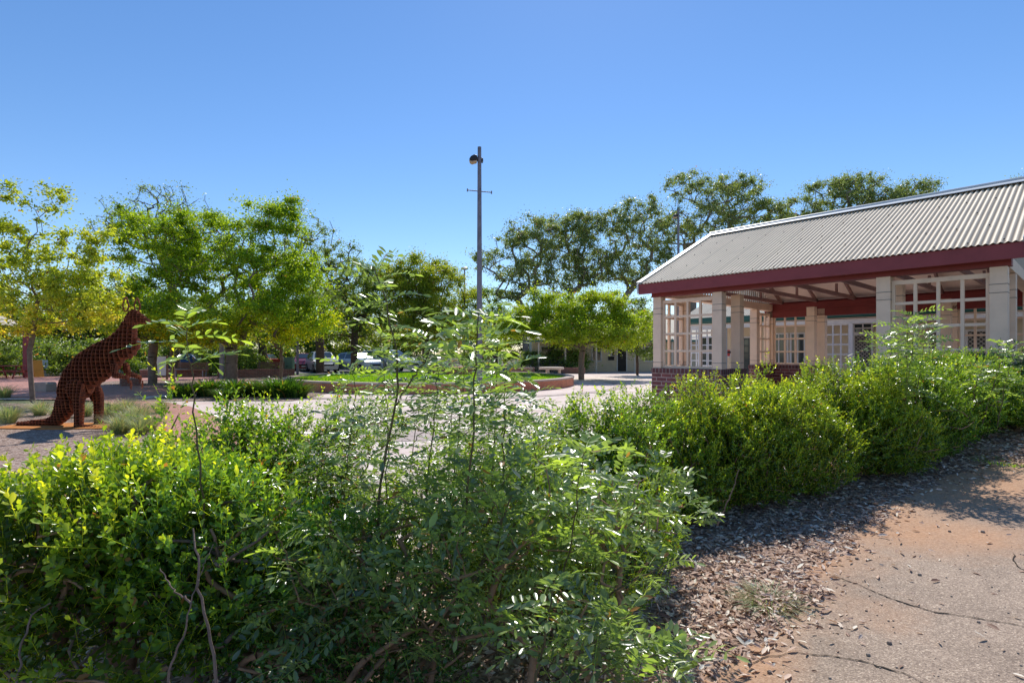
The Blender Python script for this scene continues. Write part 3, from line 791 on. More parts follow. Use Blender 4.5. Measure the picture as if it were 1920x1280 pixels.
for n, (k, px, Y, s, _, lb) in enumerate(belt):
    if lb is None: continue
    first = bb[k]['label'] == 'x'
    o = bb[k] if first else copy_tree(bb[k])
    o.location = ((px-960)/F*Y, Y, -.03); o.rotation_euler = (0, 0, n*1.3); o.scale = (s, s, s*R.uniform(.9, 1.1)); o['label'] = lb

# low shrubs behind the plaza
sh = make_tree('garden_shrub', (0, 0, 0), (0, 0, .4), [(0,0,.9,1.3,1.0,.8),(.7,0,.7,1,.8,.6),(-.8,0,.6,.9,.8,.6)], M['l_dark'], M['bark_dark'], 'x', 'shrub', 'low shrubs along the plaza edge',
        nclump=90, per=110, leaf=.12, clump=.42, r0=.08, rmin=.008, seed=50, crown_name='foliage', yellow=.15)
for n, (px, Y, s, lb) in enumerate([(-10,33,1.2,'leafy shrub at the far left edge below the shelter'),(120,36,1.3,'shrub behind the kangaroo belly'),(215,37,1.3,'shrub between the kangaroo chest and the plaza tree'),
        (455,36.5,1.1,'shrub left of the timber bench behind the brick wall'),(395,35.5,1.1,'shrub right of the slatted bench'),(870,44,1.2,'shrub behind the boulders'),(1000,41.5,1.0,'shrub left of the parked bicycles'),(1062,42,1.4,'tall shrub in front of the far wing wall'),(160,39,1.5,'tall shrub directly behind the kangaroo back'),(60,41,1.6,'tall shrub behind the autumn tree trunk'),(260,41,1.5,'tall shrub behind the thick plaza trunk'),(330,46,1.5,'shrub beyond the blue car'),(420,44,1.7,'shrub behind the grey column'),(520,50,1.5,'shrub beyond the utility cabinet')]):
    o = sh if n == 0 else copy_tree(sh)
    o.location = ((px-960)/F*Y, Y, -.02); o.rotation_euler = (0, 0, n*2.1); o.scale = (s,)*3; o['label'] = lb

# ------------------------------------------------------------------ foreground shrubs
def shrub(name, base, lobes, mat, twig, label, cat, group, shoots=1200, pairs=6, leaf=.022, shootlen=.10, spread=.5, seed=1, tpl=T_OVAL, up=.7, r0=.02, nstem=5, ntw=90, yellow=0.0, rmin=.0018, shell=.6, whorl=2):
    """small opposite leaves on short upright shoots"""
    rng = np.random.default_rng(seed)
    org = np.array([base[0], base[1], float(terr(base[0], base[1]))])
    lob = [(l[0]-org[0], l[1]-org[1], l[2]-org[2], l[3], l[4], l[5]) for l in lobes]
    root = empty(name, tuple(org), 0, label, cat, group)
    # woody stems
    Vs = []; Fs = []; off = 0
    cen = np.array([l[:3] for l in lob])
    allP = []
    for s in range(nstem):
        a = rng.uniform(0, 2*math.pi); b0 = np.array([math.cos(a)*.1*rng.uniform(.3, 2.5), math.sin(a)*.1*rng.uniform(.3, 2.0), -.02])
        c = cen[s % len(cen)]
        top = b0+(c-b0)*rng.uniform(.35, .6)+rng.normal(0, .04, 3)
        trunk = [b0+(top-b0)*t+rng.normal(0, .012, 3)*(t > 0) for t in np.linspace(0, 1, 6)]
        tg = ell_points(lob, max(8, ntw//nstem), rng, .45)
        w = np.linalg.norm(tg[:, :2]-top[:2], axis=1)
        P, par, cnt = grow(trunk, tg, .05, rng, wig=.16)
        r = np.maximum(rmin, r0*(cnt/cnt[0])**.5)
        i = np.where(par >= 0)[0]
        v, f = seg_tubes(P[par[i]], P[i]+(P[i]-P[par[i]])*.05, np.minimum(r[par[i]], r[i]*1.3), r[i], 5)
        Vs.append(v); Fs.append(f+off); off += len(v)
    link_mesh('branches', np_mesh('branches', np.vstack(Vs), Fs, smooth=True), twig, root)
    # shoots
    B = ell_points(lob, shoots, rng, shell)
    gz = -.0
    B = B[B[:, 2] > .05]
    ns = len(B)
    Lb = np.array(lob); cc = Lb[np.argmin(((B[:, None, :]-Lb[None, :, :3])**2).sum(-1), 1)][:, :3]
    out = unit(B-cc)
    sd = unit(out*spread+rng.normal(0, .38, (ns, 3))+np.array([0, 0, up]))
    sl = shootlen*rng.uniform(.45, 1.3, ns)*np.where(rng.uniform(0, 1, ns) < .07, 1.9, 1.0); ls = rng.uniform(.65, 1.2, ns)
    P_, D_, N_, S_, V_ = [], [], [], [], []
    x = unit(np.cross(sd, rng.normal(0, 1, (ns, 3)))); y = np.cross(sd, x)
    cv = rng.uniform(0, 1, ns)
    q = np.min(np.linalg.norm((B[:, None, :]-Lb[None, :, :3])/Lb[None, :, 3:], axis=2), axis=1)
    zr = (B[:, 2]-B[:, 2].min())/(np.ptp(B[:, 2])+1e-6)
    depth_shade = np.clip((q-.60)/.40, 0, 1)**1.6*(.30+.80*np.clip(zr*1.25, 0, 1))  # inner and low leaves coloured darker, standing in for shade inside the bush
    for k in range(pairs):
        t = (k+.3)/pairs
        for w in range(whorl):
            ph = (math.pi*2*w/whorl)+(k % 2)*math.pi/whorl
            d = x*math.cos(ph)+y*math.sin(ph)
            jit = rng.normal(0, .22, (ns, 3))
            ax = unit(d*(1.0-.45*t)+sd*(.45+.55*t)+jit)
            keep = rng.uniform(0, 1, ns) < .92
            P_.append((B+sd*(sl*t)[:, None]+ax*.003)[keep]); D_.append(ax[keep])
            N_.append(unit(sd-ax*.4+rng.normal(0, .25, (ns, 3)))[keep])
            S_.append((leaf*ls*(1.15-.45*t)*rng.uniform(.7, 1.25, ns))[keep])
            V_.append(((.34*cv+.42*t+.34*rng.uniform(0, 1, ns)+yellow)*(.22+.92*depth_shade))[keep])
    P_ = np.concatenate(P_)
    eV, eF = seg_tubes(B-sd*.01, B+sd*sl[:, None], np.full(ns, .0014), np.full(ns, .0007), 3)
    me = leaf_mesh('foliage', P_, np.concatenate(D_), np.concatenate(N_), np.concatenate(S_), np.concatenate(V_), tpl, extra=(eV, eF, .8))
    link_mesh('foliage', me, mat, root)
    return root

def LB(px, py, Y, rx, ry, rz):
    c = wpt(px, py, Y); return (c[0], c[1], c[2], rx, ry, rz)

HG = 'small leaved hedge shrubs'
# left foreground hedge
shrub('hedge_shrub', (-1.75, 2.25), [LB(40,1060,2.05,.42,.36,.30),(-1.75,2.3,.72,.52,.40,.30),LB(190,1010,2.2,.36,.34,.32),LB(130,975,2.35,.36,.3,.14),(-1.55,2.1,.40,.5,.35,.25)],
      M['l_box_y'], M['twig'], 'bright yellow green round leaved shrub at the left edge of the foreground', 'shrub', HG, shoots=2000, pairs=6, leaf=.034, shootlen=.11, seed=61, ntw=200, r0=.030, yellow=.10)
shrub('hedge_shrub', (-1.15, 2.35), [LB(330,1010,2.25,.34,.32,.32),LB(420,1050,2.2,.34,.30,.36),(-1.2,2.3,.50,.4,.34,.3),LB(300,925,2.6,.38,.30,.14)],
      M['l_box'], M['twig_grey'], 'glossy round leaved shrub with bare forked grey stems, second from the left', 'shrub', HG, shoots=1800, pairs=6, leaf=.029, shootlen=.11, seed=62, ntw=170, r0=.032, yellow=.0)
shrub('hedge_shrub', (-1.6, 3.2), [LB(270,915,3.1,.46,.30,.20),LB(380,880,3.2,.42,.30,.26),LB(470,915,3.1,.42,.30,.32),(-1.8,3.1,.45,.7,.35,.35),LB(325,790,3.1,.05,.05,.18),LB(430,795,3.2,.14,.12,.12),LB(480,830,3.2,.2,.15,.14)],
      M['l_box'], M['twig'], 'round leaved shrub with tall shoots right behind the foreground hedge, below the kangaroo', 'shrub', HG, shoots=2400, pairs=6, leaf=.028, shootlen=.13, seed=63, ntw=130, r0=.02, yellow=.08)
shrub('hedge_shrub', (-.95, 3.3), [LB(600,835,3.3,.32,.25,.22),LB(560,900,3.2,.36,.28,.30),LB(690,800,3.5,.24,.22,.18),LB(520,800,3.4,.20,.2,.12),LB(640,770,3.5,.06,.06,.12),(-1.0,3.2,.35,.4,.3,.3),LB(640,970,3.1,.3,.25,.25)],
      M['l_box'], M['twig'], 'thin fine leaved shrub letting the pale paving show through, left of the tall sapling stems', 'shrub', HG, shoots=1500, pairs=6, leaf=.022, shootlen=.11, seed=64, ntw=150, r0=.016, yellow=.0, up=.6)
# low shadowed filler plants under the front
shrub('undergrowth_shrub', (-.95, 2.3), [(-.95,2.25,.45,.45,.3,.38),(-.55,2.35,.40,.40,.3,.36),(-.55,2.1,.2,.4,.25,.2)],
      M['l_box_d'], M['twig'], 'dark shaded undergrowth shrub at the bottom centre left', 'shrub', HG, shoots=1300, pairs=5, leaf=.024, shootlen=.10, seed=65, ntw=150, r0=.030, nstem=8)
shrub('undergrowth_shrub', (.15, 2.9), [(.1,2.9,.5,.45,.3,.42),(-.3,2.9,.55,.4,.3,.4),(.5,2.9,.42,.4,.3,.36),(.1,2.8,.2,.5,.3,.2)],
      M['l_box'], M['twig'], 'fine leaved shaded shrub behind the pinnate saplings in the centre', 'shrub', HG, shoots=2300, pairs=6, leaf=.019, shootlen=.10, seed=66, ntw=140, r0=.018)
# right hedge
def rh(px, topy, Y, w, label, seed, mat='l_box', hz=None, sh=1500, yl=.0, leaf=.018, baseY=None, extra=()):
    X = (px-960)/F*Y; g = float(terr(X, Y)); zt = EYE-(topy-HOR)/F*Y; h = zt-g
    h -= .05; rr = np.random.default_rng(seed+500)
    lobes = [(X, Y, g+h*.60, w*.95, w*.8, h*.33), (X-w*.35, Y-.12, g+h*.36, w*.85, w*.75, h*.36), (X+w*.35, Y-.1, g+h*.38, w*.85, w*.75, h*.36), (X, Y-.05, g+h*.18, w*.8, w*.7, h*.2)]
    for q in range(7):
        a = rr.uniform(0, 6.28); rd = w*rr.uniform(.3, .95); hh = rr.uniform(.45, .93)
        lobes.append((X+rd*math.cos(a), Y+rd*math.sin(a)*.75, g+h*hh, w*rr.uniform(.2, .42), w*rr.uniform(.2, .4), h*rr.uniform(.08, .2)))
    for q in range(4):
        lobes.append((X+w*rr.uniform(-.8, .8), Y+w*rr.uniform(-.4, .4), g+h*rr.uniform(.88, 1.02), .05, .05, h*.10))
    lobes += list(extra)
    return shrub('hedge_shrub', (X, Y), lobes, M[mat], M['twig'], label, 'shrub', HG, shoots=int(sh*1.25), pairs=6, leaf=leaf*1.35, shootlen=.11, seed=seed, ntw=90, r0=.018, yellow=yl, up=.8)
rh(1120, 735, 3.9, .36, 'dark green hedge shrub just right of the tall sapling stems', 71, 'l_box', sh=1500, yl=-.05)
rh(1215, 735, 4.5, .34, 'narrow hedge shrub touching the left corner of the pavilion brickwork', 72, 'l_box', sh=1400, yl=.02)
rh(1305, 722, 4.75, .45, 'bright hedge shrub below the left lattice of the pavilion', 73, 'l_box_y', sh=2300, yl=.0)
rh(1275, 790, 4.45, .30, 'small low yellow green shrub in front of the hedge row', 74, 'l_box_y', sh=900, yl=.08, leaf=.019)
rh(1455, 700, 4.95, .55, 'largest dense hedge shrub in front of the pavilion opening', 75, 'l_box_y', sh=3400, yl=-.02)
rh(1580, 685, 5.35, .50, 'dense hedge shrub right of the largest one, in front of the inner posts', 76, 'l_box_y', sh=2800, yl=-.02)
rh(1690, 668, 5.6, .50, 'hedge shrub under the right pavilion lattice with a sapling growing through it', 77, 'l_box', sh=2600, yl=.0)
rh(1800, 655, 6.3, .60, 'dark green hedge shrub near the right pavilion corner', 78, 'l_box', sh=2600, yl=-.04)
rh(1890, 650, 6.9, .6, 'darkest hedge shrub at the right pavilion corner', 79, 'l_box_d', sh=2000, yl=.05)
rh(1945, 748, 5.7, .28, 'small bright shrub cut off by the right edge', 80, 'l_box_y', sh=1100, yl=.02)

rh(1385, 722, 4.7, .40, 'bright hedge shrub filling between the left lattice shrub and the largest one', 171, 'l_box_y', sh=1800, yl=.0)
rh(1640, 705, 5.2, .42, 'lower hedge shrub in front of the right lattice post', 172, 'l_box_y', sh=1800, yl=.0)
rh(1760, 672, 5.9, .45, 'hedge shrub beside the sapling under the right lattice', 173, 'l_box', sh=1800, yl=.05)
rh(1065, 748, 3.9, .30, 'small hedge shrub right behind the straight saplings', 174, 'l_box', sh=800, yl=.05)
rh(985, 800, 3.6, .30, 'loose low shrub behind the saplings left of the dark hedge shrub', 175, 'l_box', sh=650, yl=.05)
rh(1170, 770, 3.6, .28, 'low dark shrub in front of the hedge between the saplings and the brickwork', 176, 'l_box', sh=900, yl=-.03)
# ---- pinnate saplings
def pin_leaves(B, D, rng, L=.16, npair=5, leaf=.036, droop=.35, bright=0.0):
    """compound leaves: arrays for leaflets + rachis"""
    n = len(B); D = unit(D)
    side = unit(np.cross(D, np.array([0, 0, 1.0]))+rng.normal(0, .25, (n, 3))); up = unit(np.cross(side, D))
    Ls = L*rng.uniform(.65, 1.2, n); cv = rng.uniform(0, 1, n)
    Pl, Dl, Nl, Sl, Vl = [], [], [], [], []
    eA, eB = [], []
    prev = B
    steps = npair+1
    for k in range(1, steps+1):
        t = k/steps
        pos = B+D*(Ls*t)[:, None]+np.array([0, 0, -1.0])*(droop*Ls*t*t)[:, None]
        eA.append(prev); eB.append(pos)
        tang = unit(pos-prev); prev = pos
        if k < steps:
            for s in (-1, 1):
                ax = unit(side*s*.95+tang*.5+rng.normal(0, .12, (n, 3))+up*.12)
                Pl.append(pos+ax*.003); Dl.append(ax); Nl.append(unit(up+side*s*.15+rng.normal(0, .22, (n, 3))))
                Sl.append(leaf*(1.0-.25*abs(t-.55)*2)*rng.uniform(.8, 1.15, n)); Vl.append(.55*cv+.40*rng.uniform(0, 1, n)+bright)
        else:
            Pl.append(pos); Dl.append(tang); Nl.append(unit(up+rng.normal(0, .15, (n, 3)))); Sl.append(leaf*rng.uniform(.8, 1.15, n)); Vl.append(.55*cv+.40*rng.uniform(0, 1, n)+bright)
    A = np.concatenate(eA); Bb = np.concatenate(eB)
    eV, eF = seg_tubes(A, Bb, np.full(len(A), .0011), np.full(len(A), .0009), 3)
    return [np.concatenate(q) for q in (Pl, Dl, Nl, Sl, Vl)], eV, eF

def sapling(name, base, stems, label, group=None, seed=1, L=.17, leaf=.036, nper=22, cloud=None, ncloud=0, mat='l_pin', r0=.007, bright=0.0, npair=5):
    """stems: list of polylines (world); compound leaves set spirally along them"""
    rng = np.random.default_rng(seed)
    org = np.array([base[0], base[1], float(terr(base[0], base[1]))])
    root = empty(name, tuple(org), 0, label, 'sapling', group)
    mb = MB(); Bs, Ds = [], []
    for st, rr, n0, frac in stems:
        P = np.array(st)-org
        # smooth resample
        t = np.linspace(0, len(P)-1, 26); Q = np.stack([np.interp(t, np.arange(len(P)), P[:, i]) for i in range(3)], -1)
        Q[1:-1] = (Q[:-2]+Q[1:-1]*2+Q[2:])/4; Q[1:-1] = (Q[:-2]+Q[1:-1]*2+Q[2:])/4
        Q[1:-1] += rng.normal(0, .004, (24, 3))
        mb.tube(Q, list(np.linspace(rr, rr*.3, 26)), 6)
        for k in range(n0):
            s = frac+(1-frac)*((k+rng.uniform(0, .8))/n0)**.85
            i = min(24, int(s*25)); p = Q[i]+(Q[i+1]-Q[i])*(s*25-i)
            a = k*2.4+rng.uniform(0, 1); el = .25+.7*max(0, s-.8)*4
            Bs.append(p); Ds.append([math.cos(a), math.sin(a), el+rng.normal(0, .2)])
    mb.build('stem', M['stem'], root, smooth=True)
    if ncloud:
        lob = [(l[0]-org[0], l[1]-org[1], l[2]-org[2], l[3], l[4], l[5]) for l in cloud]
        C = ell_points(lob, ncloud, rng, .35)
        C = C[C[:, 2] > .06]
        # woody side branches
        tr = [np.array([0, 0, 0])+np.array([.01*i, 0, .07*i]) for i in range(5)]
        P, par, cnt = grow(tr, C[::5], .06, rng, wig=.12)
        link_mesh('branches', skel_mesh('branches', P, par, cnt, .016, .0022), M['twig'], root)
        Bs = list(Bs)+list(C); dd = unit(C-np.array([0, 0, .1]))*np.array([1, 1, .5])
        Ds = list(Ds)+list(dd+rng.normal(0, .5, C.shape)+np.array([0, 0, .15]))
    arr, eV, eF = pin_leaves(np.array(Bs), np.array(Ds), rng, L, npair, leaf, bright=bright)
    me = leaf_mesh('foliage', *arr[:4], arr[4], T_LANCE if leaf < .03 else T_OVAL2, extra=(eV, eF, .8))
    link_mesh('foliage', me, M[mat], root)
    return root
T_OVAL2 = (np.array([[0,0,0],[1,0,-.04],[.5,0,-.03],[.28,.15,.03],[.68,.19,.03],[.28,-.15,.03],[.68,-.19,.03]]), T_OVAL[1])

W = wpt
SG = 'pinnate leaved saplings pushing up through the hedge'
def stem_px(pts, Y0, Y1):
    n = len(pts); return [W(p[0], p[1], Y0+(Y1-Y0)*i/(n-1)) for i, p in enumerate(pts)]
def gbase(st):
    return (st[0][0], st[0][1])
# tall left sapling
s1 = stem_px([(715,1330),(712,1120),(706,980),(722,850),(742,760),(748,690),(738,610),(716,550),(700,500)], 2.35, 2.2)
s1b = stem_px([(742,760),(780,700),(822,640),(830,600)], 2.28, 2.3)
sapling('tall_sapling', gbase(s1), [(s1, .0075, 30, .36),(s1b, .004, 14, .15)], 'tall thin sapling whose arching tip rises highest, left of the light pole', SG, 81, L=.20, leaf=.046, npair=5)
s2 = stem_px([(840,1330),(860,1120),(872,960),(884,850),(892,740),(893,650),(897,585)], 2.2, 2.05)
sapling('tall_sapling', gbase(s2), [(s2, .007, 40, .30)], 'straight leafy sapling standing directly in front of the light pole', SG, 82, L=.20, leaf=.060, bright=.12, npair=4)
s3 = stem_px([(925,1330),(938,1120),(944,950),(944,830),(946,740),(950,690)], 2.5, 2.4)
sapling('tall_sapling', gbase(s3), [(s3, .006, 28, .28)], 'shorter grey green sapling just right of the straight one', SG, 83, L=.22, leaf=.055, npair=5, bright=-.05)
s4 = stem_px([(770,1330),(785,1100),(800,900),(815,780),(822,700),(812,640)], 2.6, 2.5)
sapling('tall_sapling', gbase(s4), [(s4, .005, 28, .25)], 'slender sapling between the arching one and the straight one', SG, 84, L=.22, leaf=.052, npair=5)
s5 = stem_px([(395,1330),(395,1100),(378,900),(362,740),(352,650),(345,590)], 2.15, 2.05)
sapling('tall_sapling', gbase(s5), [(s5, .005, 12, .70)], 'bright pinnate sapling tip beside the kangaroo head', SG, 85, L=.19, leaf=.048, bright=.18, npair=5)
s6 = stem_px([(1010,1330),(1040,1150),(1075,1000),(1090,880),(1098,845)], 2.3, 1.9)
sapling('tall_sapling', gbase(s6), [(s6, .005, 26, .35)], 'low sapling reaching toward the viewer in front of the dark hedge shrub', SG, 86, L=.20, leaf=.050, bright=.1)
s7 = stem_px([(1695,880),(1697,760),(1700,680),(1703,600)], 5.1, 5.1)
sapling('tall_sapling', gbase(s7), [(s7, .008, 30, .25)]+[(stem_px([(1690+d, 850), (1694+d, 740), (1700+e, 660), (1700+g, h)], 5.1+dy, 5.1+dy), .005, 24, .25) for d, e, g, h, dy in ((-30,-32,-40,640,.0),(25,30,38,625,.1),(5,10,18,585,-.1),(-12,-16,-14,612,.15))], 'pinnate sapling rising out of the right hedge in front of the lattice', SG, 87, L=.26, leaf=.055, npair=6, mat='l_pin', bright=.05)
s8 = stem_px([(1840,800),(1860,730),(1880,670),(1885,650)], 5.5, 5.3)
sapling('tall_sapling', gbase(s8), [(s8, .006, 18, .3)]+[(stem_px([(1840+d, 800), (1855+d, 720), (1870+d, 670+e)], 5.4, 5.3), .005, 16, .25) for d, e in ((-25,10),(30,-10))], 'pale sapling tip at the right pavilion corner', SG, 88, L=.24, leaf=.05, npair=6)
for q, (pts, Ya, Yb, n_, lf, lb) in enumerate([
    ([(640,1330),(650,1100),(640,950),(655,830),(668,740),(660,690)], 2.7, 2.6, 34, .038, 'fine leaved sapling left of the arching one'),
    ([(760,1330),(770,1120),(765,960),(775,830),(790,740),(800,690)], 2.9, 2.8, 36, .036, 'fine leaved sapling behind the arching one'),
    ([(860,1330),(850,1120),(838,980),(842,860),(850,760),(858,690)], 2.8, 2.7, 36, .038, 'fine leaved sapling left of the straight sapling'),
    ([(960,1330),(985,1120),(1000,980),(1005,880),(1000,790),(990,735)], 2.8, 2.7, 36, .038, 'fine leaved sapling right of the light pole base'),
    ([(700,1330),(712,1120),(722,960),(728,830),(722,720),(712,610)], 2.6, 2.5, 44, .040, 'leafy sapling just left of the arching one'),
    ([(800,1330),(822,1120),(842,960),(858,830),(868,720),(872,625)], 2.5, 2.4, 46, .042, 'leafy sapling left of the pole with many paired leaflets'),
    ([(930,1330),(926,1120),(922,960),(926,830),(930,720),(936,620)], 2.6, 2.5, 44, .040, 'leafy sapling leaning right of the pole'),
    ([(560,1330),(570,1120),(585,980),(600,880),(610,810),(612,770)], 2.8, 2.8, 30, .036, 'fine leaved sapling at the left end of the loose sprays'),
    ([(900,1330),(915,1120),(925,960),(918,860),(915,770),(920,700)], 3.1, 3.0, 34, .036, 'fine leaved sapling directly behind the straight sapling')]):
    st = stem_px(pts, Ya, Yb)
    st2 = stem_px([pts[3], (pts[3][0]+40, pts[3][1]-50), (pts[3][0]+75, pts[3][1]-70)], Yb, Yb)
    st3 = stem_px([pts[2], (pts[2][0]-40, pts[2][1]-60), (pts[2][0]-70, pts[2][1]-100)], Yb, Yb)
    sapling('slender_sapling', gbase(st), [(st, .0045, n_, .25), (st2, .0025, 12, .2), (st3, .0025, 12, .2)], lb, SG, 300+q, L=.17, leaf=lf, npair=5, bright=.04)
# big low mass of pinnate foliage
sapling('sprawling_sapling', (-.35, 2.15), [(stem_px([(700,1330),(620,1180),(560,1080),(520,1010)], 2.1, 1.9), .007, 12, .4)],
        'sprawling grey green pinnate plant at the bottom centre left', SG, 91, L=.17, leaf=.042, cloud=[LB(600,1050,2.2,.34,.24,.26),LB(730,1050,2.2,.34,.24,.30),LB(640,1180,2.0,.3,.2,.2)], ncloud=230)
sapling('sprawling_sapling', (.05, 2.1), [(stem_px([(760,1330),(850,1150),(930,1000),(960,930)], 2.1, 2.1), .010, 14, .4),(stem_px([(740,1330),(800,1200),(900,1060),(950,1000),(1010,930)], 2.1, 2.3), .011, 10, .5)],
        'sprawling pinnate plant with thick brown leaning stems at the bottom centre', SG, 92, L=.17, leaf=.042, cloud=[LB(900,1000,2.25,.40,.26,.28),LB(860,1120,2.1,.34,.2,.25),LB(1010,950,2.4,.36,.26,.26)], ncloud=300, bright=.04)
sapling('sprawling_sapling', (.45, 2.3), [(stem_px([(1000,1330),(1060,1180),(1160,1100),(1260,1050)], 2.1, 2.1), .007, 12, .4)],
        'pinnate plant spreading over the leaf litter right of centre', SG, 93, L=.17, leaf=.042, cloud=[LB(1130,960,2.5,.32,.26,.26),LB(1210,930,2.7,.26,.24,.22),LB(1080,1080,2.3,.32,.22,.25),LB(1260,960,2.8,.18,.16,.10)], ncloud=260, bright=.04)
sapling('sprawling_sapling', (.28, 1.75), [(stem_px([(990,1350),(1010,1250),(1030,1150),(1040,1090)], 1.75, 1.7), .006, 14, .3),(stem_px([(1040,1350),(1110,1270),(1200,1230),(1300,1225)], 1.75, 1.75), .005, 12, .4),(stem_px([(1020,1350),(1060,1250),(1140,1180),(1180,1150)], 1.8, 1.8), .005, 10, .4)],
        'nearest pinnate plant with long grey green leaflets at the bottom edge', SG, 94, L=.18, leaf=.048, cloud=[LB(1080,1200,1.8,.22,.14,.14),LB(1180,1250,1.8,.2,.14,.10)], ncloud=60, npair=5)
sapling('sprawling_sapling', (-.1, 3.1), [(stem_px([(900,1200),(900,1050),(905,900)], 3.1, 3.1), .006, 12, .4)],
        'fine pinnate plant filling the gap in front of the pale paving', SG, 95, L=.17, leaf=.038, cloud=[LB(820,920,3.0,.42,.3,.26),LB(980,880,3.1,.40,.3,.26),LB(700,930,3.0,.34,.25,.24),LB(890,850,3.1,.40,.25,.12)], ncloud=210)

# bare forked twigs in front
def bare(pts_list, label, seed):
    rng = np.random.default_rng(seed)
    st0 = pts_list[0][0][0]; org = np.array([st0[0], st0[1], float(terr(st0[0], st0[1]))])
    root = empty('bare_stem', tuple(org), 0, label, 'twig', 'bare stems in the hedge')
    mb = MB()
    for st, r in pts_list:
        P = np.array(st)-org; t = np.linspace(0, len(P)-1, 18); Q = np.stack([np.interp(t, np.arange(len(P)), P[:, i]) for i in range(3)], -1)
        Q[1:-1] += rng.normal(0, .0025, (16, 3)); mb.tube(Q, list(np.linspace(r*.68, r*.30, 18)), 7)
    mb.build('stem', M['twig_grey'], root, smooth=True)
bare([(stem_px([(415,1370),(400,1220),(375,1110),(368,1030),(362,990)], 1.62, 1.75), .008)], 'curved bare grey stem crossing the left hedge', 1)
bare([(stem_px([(330,1370),(315,1260),(345,1190),(358,1130)], 1.62, 1.66), .007), (stem_px([(358,1130),(325,1105),(300,1065)], 1.66, 1.7), .005), (stem_px([(358,1130),(380,1060),(400,1020)], 1.66, 1.75), .003)], 'forked bare grey stem left of the curved one', 2)
bare([(stem_px([(30,1330),(38,1210),(62,1150),(95,1130)], 1.7, 1.8), .006)], 'thin tan bare stem at the bottom left corner', 3)
bare([(stem_px([(1345,985),(1355,960),(1375,915),(1385,880)], 3.7, 3.7), .009)], 'bare bent twig standing in the leaf litter below the hedge', 4)

# ------------------------------------------------------------------ leaf litter, gravel, grass
def litter(n, rng):
    X = rng.uniform(-4.0, 8, n*3); Y = rng.uniform(.9, 8.5, n*3)
    d = bdist(X, Y); inp = is_path(X, Y)
    dens = np.where(inp, np.exp(-d/.10)*.55+.012, 1.0)*(Y < yard_line(X)-.05)
    dens *= np.where(X < 0, .5, 1.0)*np.clip(1.3-Y/9, .2, 1)
    k = rng.uniform(0, 1, n*3) < dens
    X, Y = X[k][:n], Y[k][:n]; m = len(X)
    Z = terr(X, Y)+.010+np.where(is_path(X, Y), .002, rng.uniform(0, .028, m))
    a = rng.uniform(0, 2*math.pi, m)
    D = np.stack([np.cos(a), np.sin(a), rng.normal(0, .22, m)], -1)
    Nn = unit(np.stack([rng.normal(0, .55, m), rng.normal(0, .55, m), np.ones(m)], -1))
    S = .016+.05*rng.uniform(0, 1, m)**1.6
    return np.stack([X, Y, Z], -1), D, Nn, S, rng.uniform(0, 1, m)
rl = np.random.default_rng(101)
P_, D_, N_, S_, V_ = litter(80000, rl)
o = link_mesh('leaf_litter', leaf_mesh('leaf_litter', P_, D_, N_, S_, V_, T_LANCE), M['l_litter'])
tag(o, 'dry brown leaf litter covering the garden bed', 'leaf litter', kind='stuff')
# pebbles on the path
mb = MB()
for k in range(170):
    px = rl.uniform(1400, 1960); py = rl.uniform(900, 1300); g = ground_pt(px, py)
    if not is_path(g[0:1], g[1:2])[0]: continue
    s = rl.uniform(.002, .006) if k > 14 else rl.uniform(.007, .014)
    z = float(terr(g[0], g[1]))+.006+s*.4
    V = [(g[0]+s*math.cos(t)*c, g[1]+s*math.sin(t)*c*.8, z+h*s) for h, c in ((-.5,.7),(0,1.1),(.5,.7)) for t in np.linspace(0, 5.2, 6)]
    mb.add(V, [(i*6+j, i*6+(j+1) % 6, (i+1)*6+(j+1) % 6, (i+1)*6+j) for i in range(2) for j in range(6)]+[tuple(range(12, 18))])
o = mb.build('gravel', M['rock']); tag(o, 'scattered pebbles and grit on the dusty asphalt', 'gravel', kind='stuff')

def tuft_mesh(name, n, h, w, spread, rng, lean=.6, base_r=.05):
    a = rng.uniform(0, 2*math.pi, n); r = base_r*np.sqrt(rng.uniform(0, 1, n))
    B = np.stack([np.cos(a)*r, np.sin(a)*r, np.zeros(n)], -1)
    o = np.stack([np.cos(a), np.sin(a), np.zeros(n)], -1)+rng.normal(0, .35, (n, 3))*np.array([1, 1, 0])
    H = h*rng.uniform(.55, 1.15, n); Ln = spread*rng.uniform(.2, 1.1, n)
    sd = unit(np.stack([-o[:, 1], o[:, 0], np.zeros(n)], -1))
    V = []; k = 5
    for i in range(k):
        t = i/(k-1)
        c = B+o*(Ln*t**1.5)[:, None]*lean+np.array([0, 0, 1.0])*(H*(t-.42*lean*t**2.6))[:, None]
        ww = w*(1-t**2)*.5+.0006
        V.append(c-sd*ww); V.append(c+sd*ww)
    V = np.stack(V, 1).reshape(-1, 3); b = (np.arange(n)*2*k)[:, None]
    Fs = [b+np.array([[2*i, 2*i+1, 2*i+3, 2*i+2]]) for i in range(k-1)]
    v = rng.uniform(0, 1, n)
    return np_mesh(name, V, [np.concatenate(Fs)], {'v': np.concatenate([v]*(k-1))})

# little grass tuft at the path edge
g = ground_pt(1440, 1130)
o = link_mesh('grass_tuft', tuft_mesh('grass_tuft', 260, .085, .003, .13, rl, 1.2, .13), M['l_grass']); o.location = (g[0], g[1], float(terr(*g)))
tag(o, 'small dry grass tuft in the leaf litter at the path edge', 'grass tuft')
g = ground_pt(1885, 868)
o = link_mesh('grass_tuft', tuft_mesh('grass_tuft', 160, .06, .003, .10, rl, 1.0, .22), M['l_lawn']); o.location = (g[0], g[1], float(terr(*g)))
tag(o, 'green grass patch at the far right edge of the path', 'grass tuft')
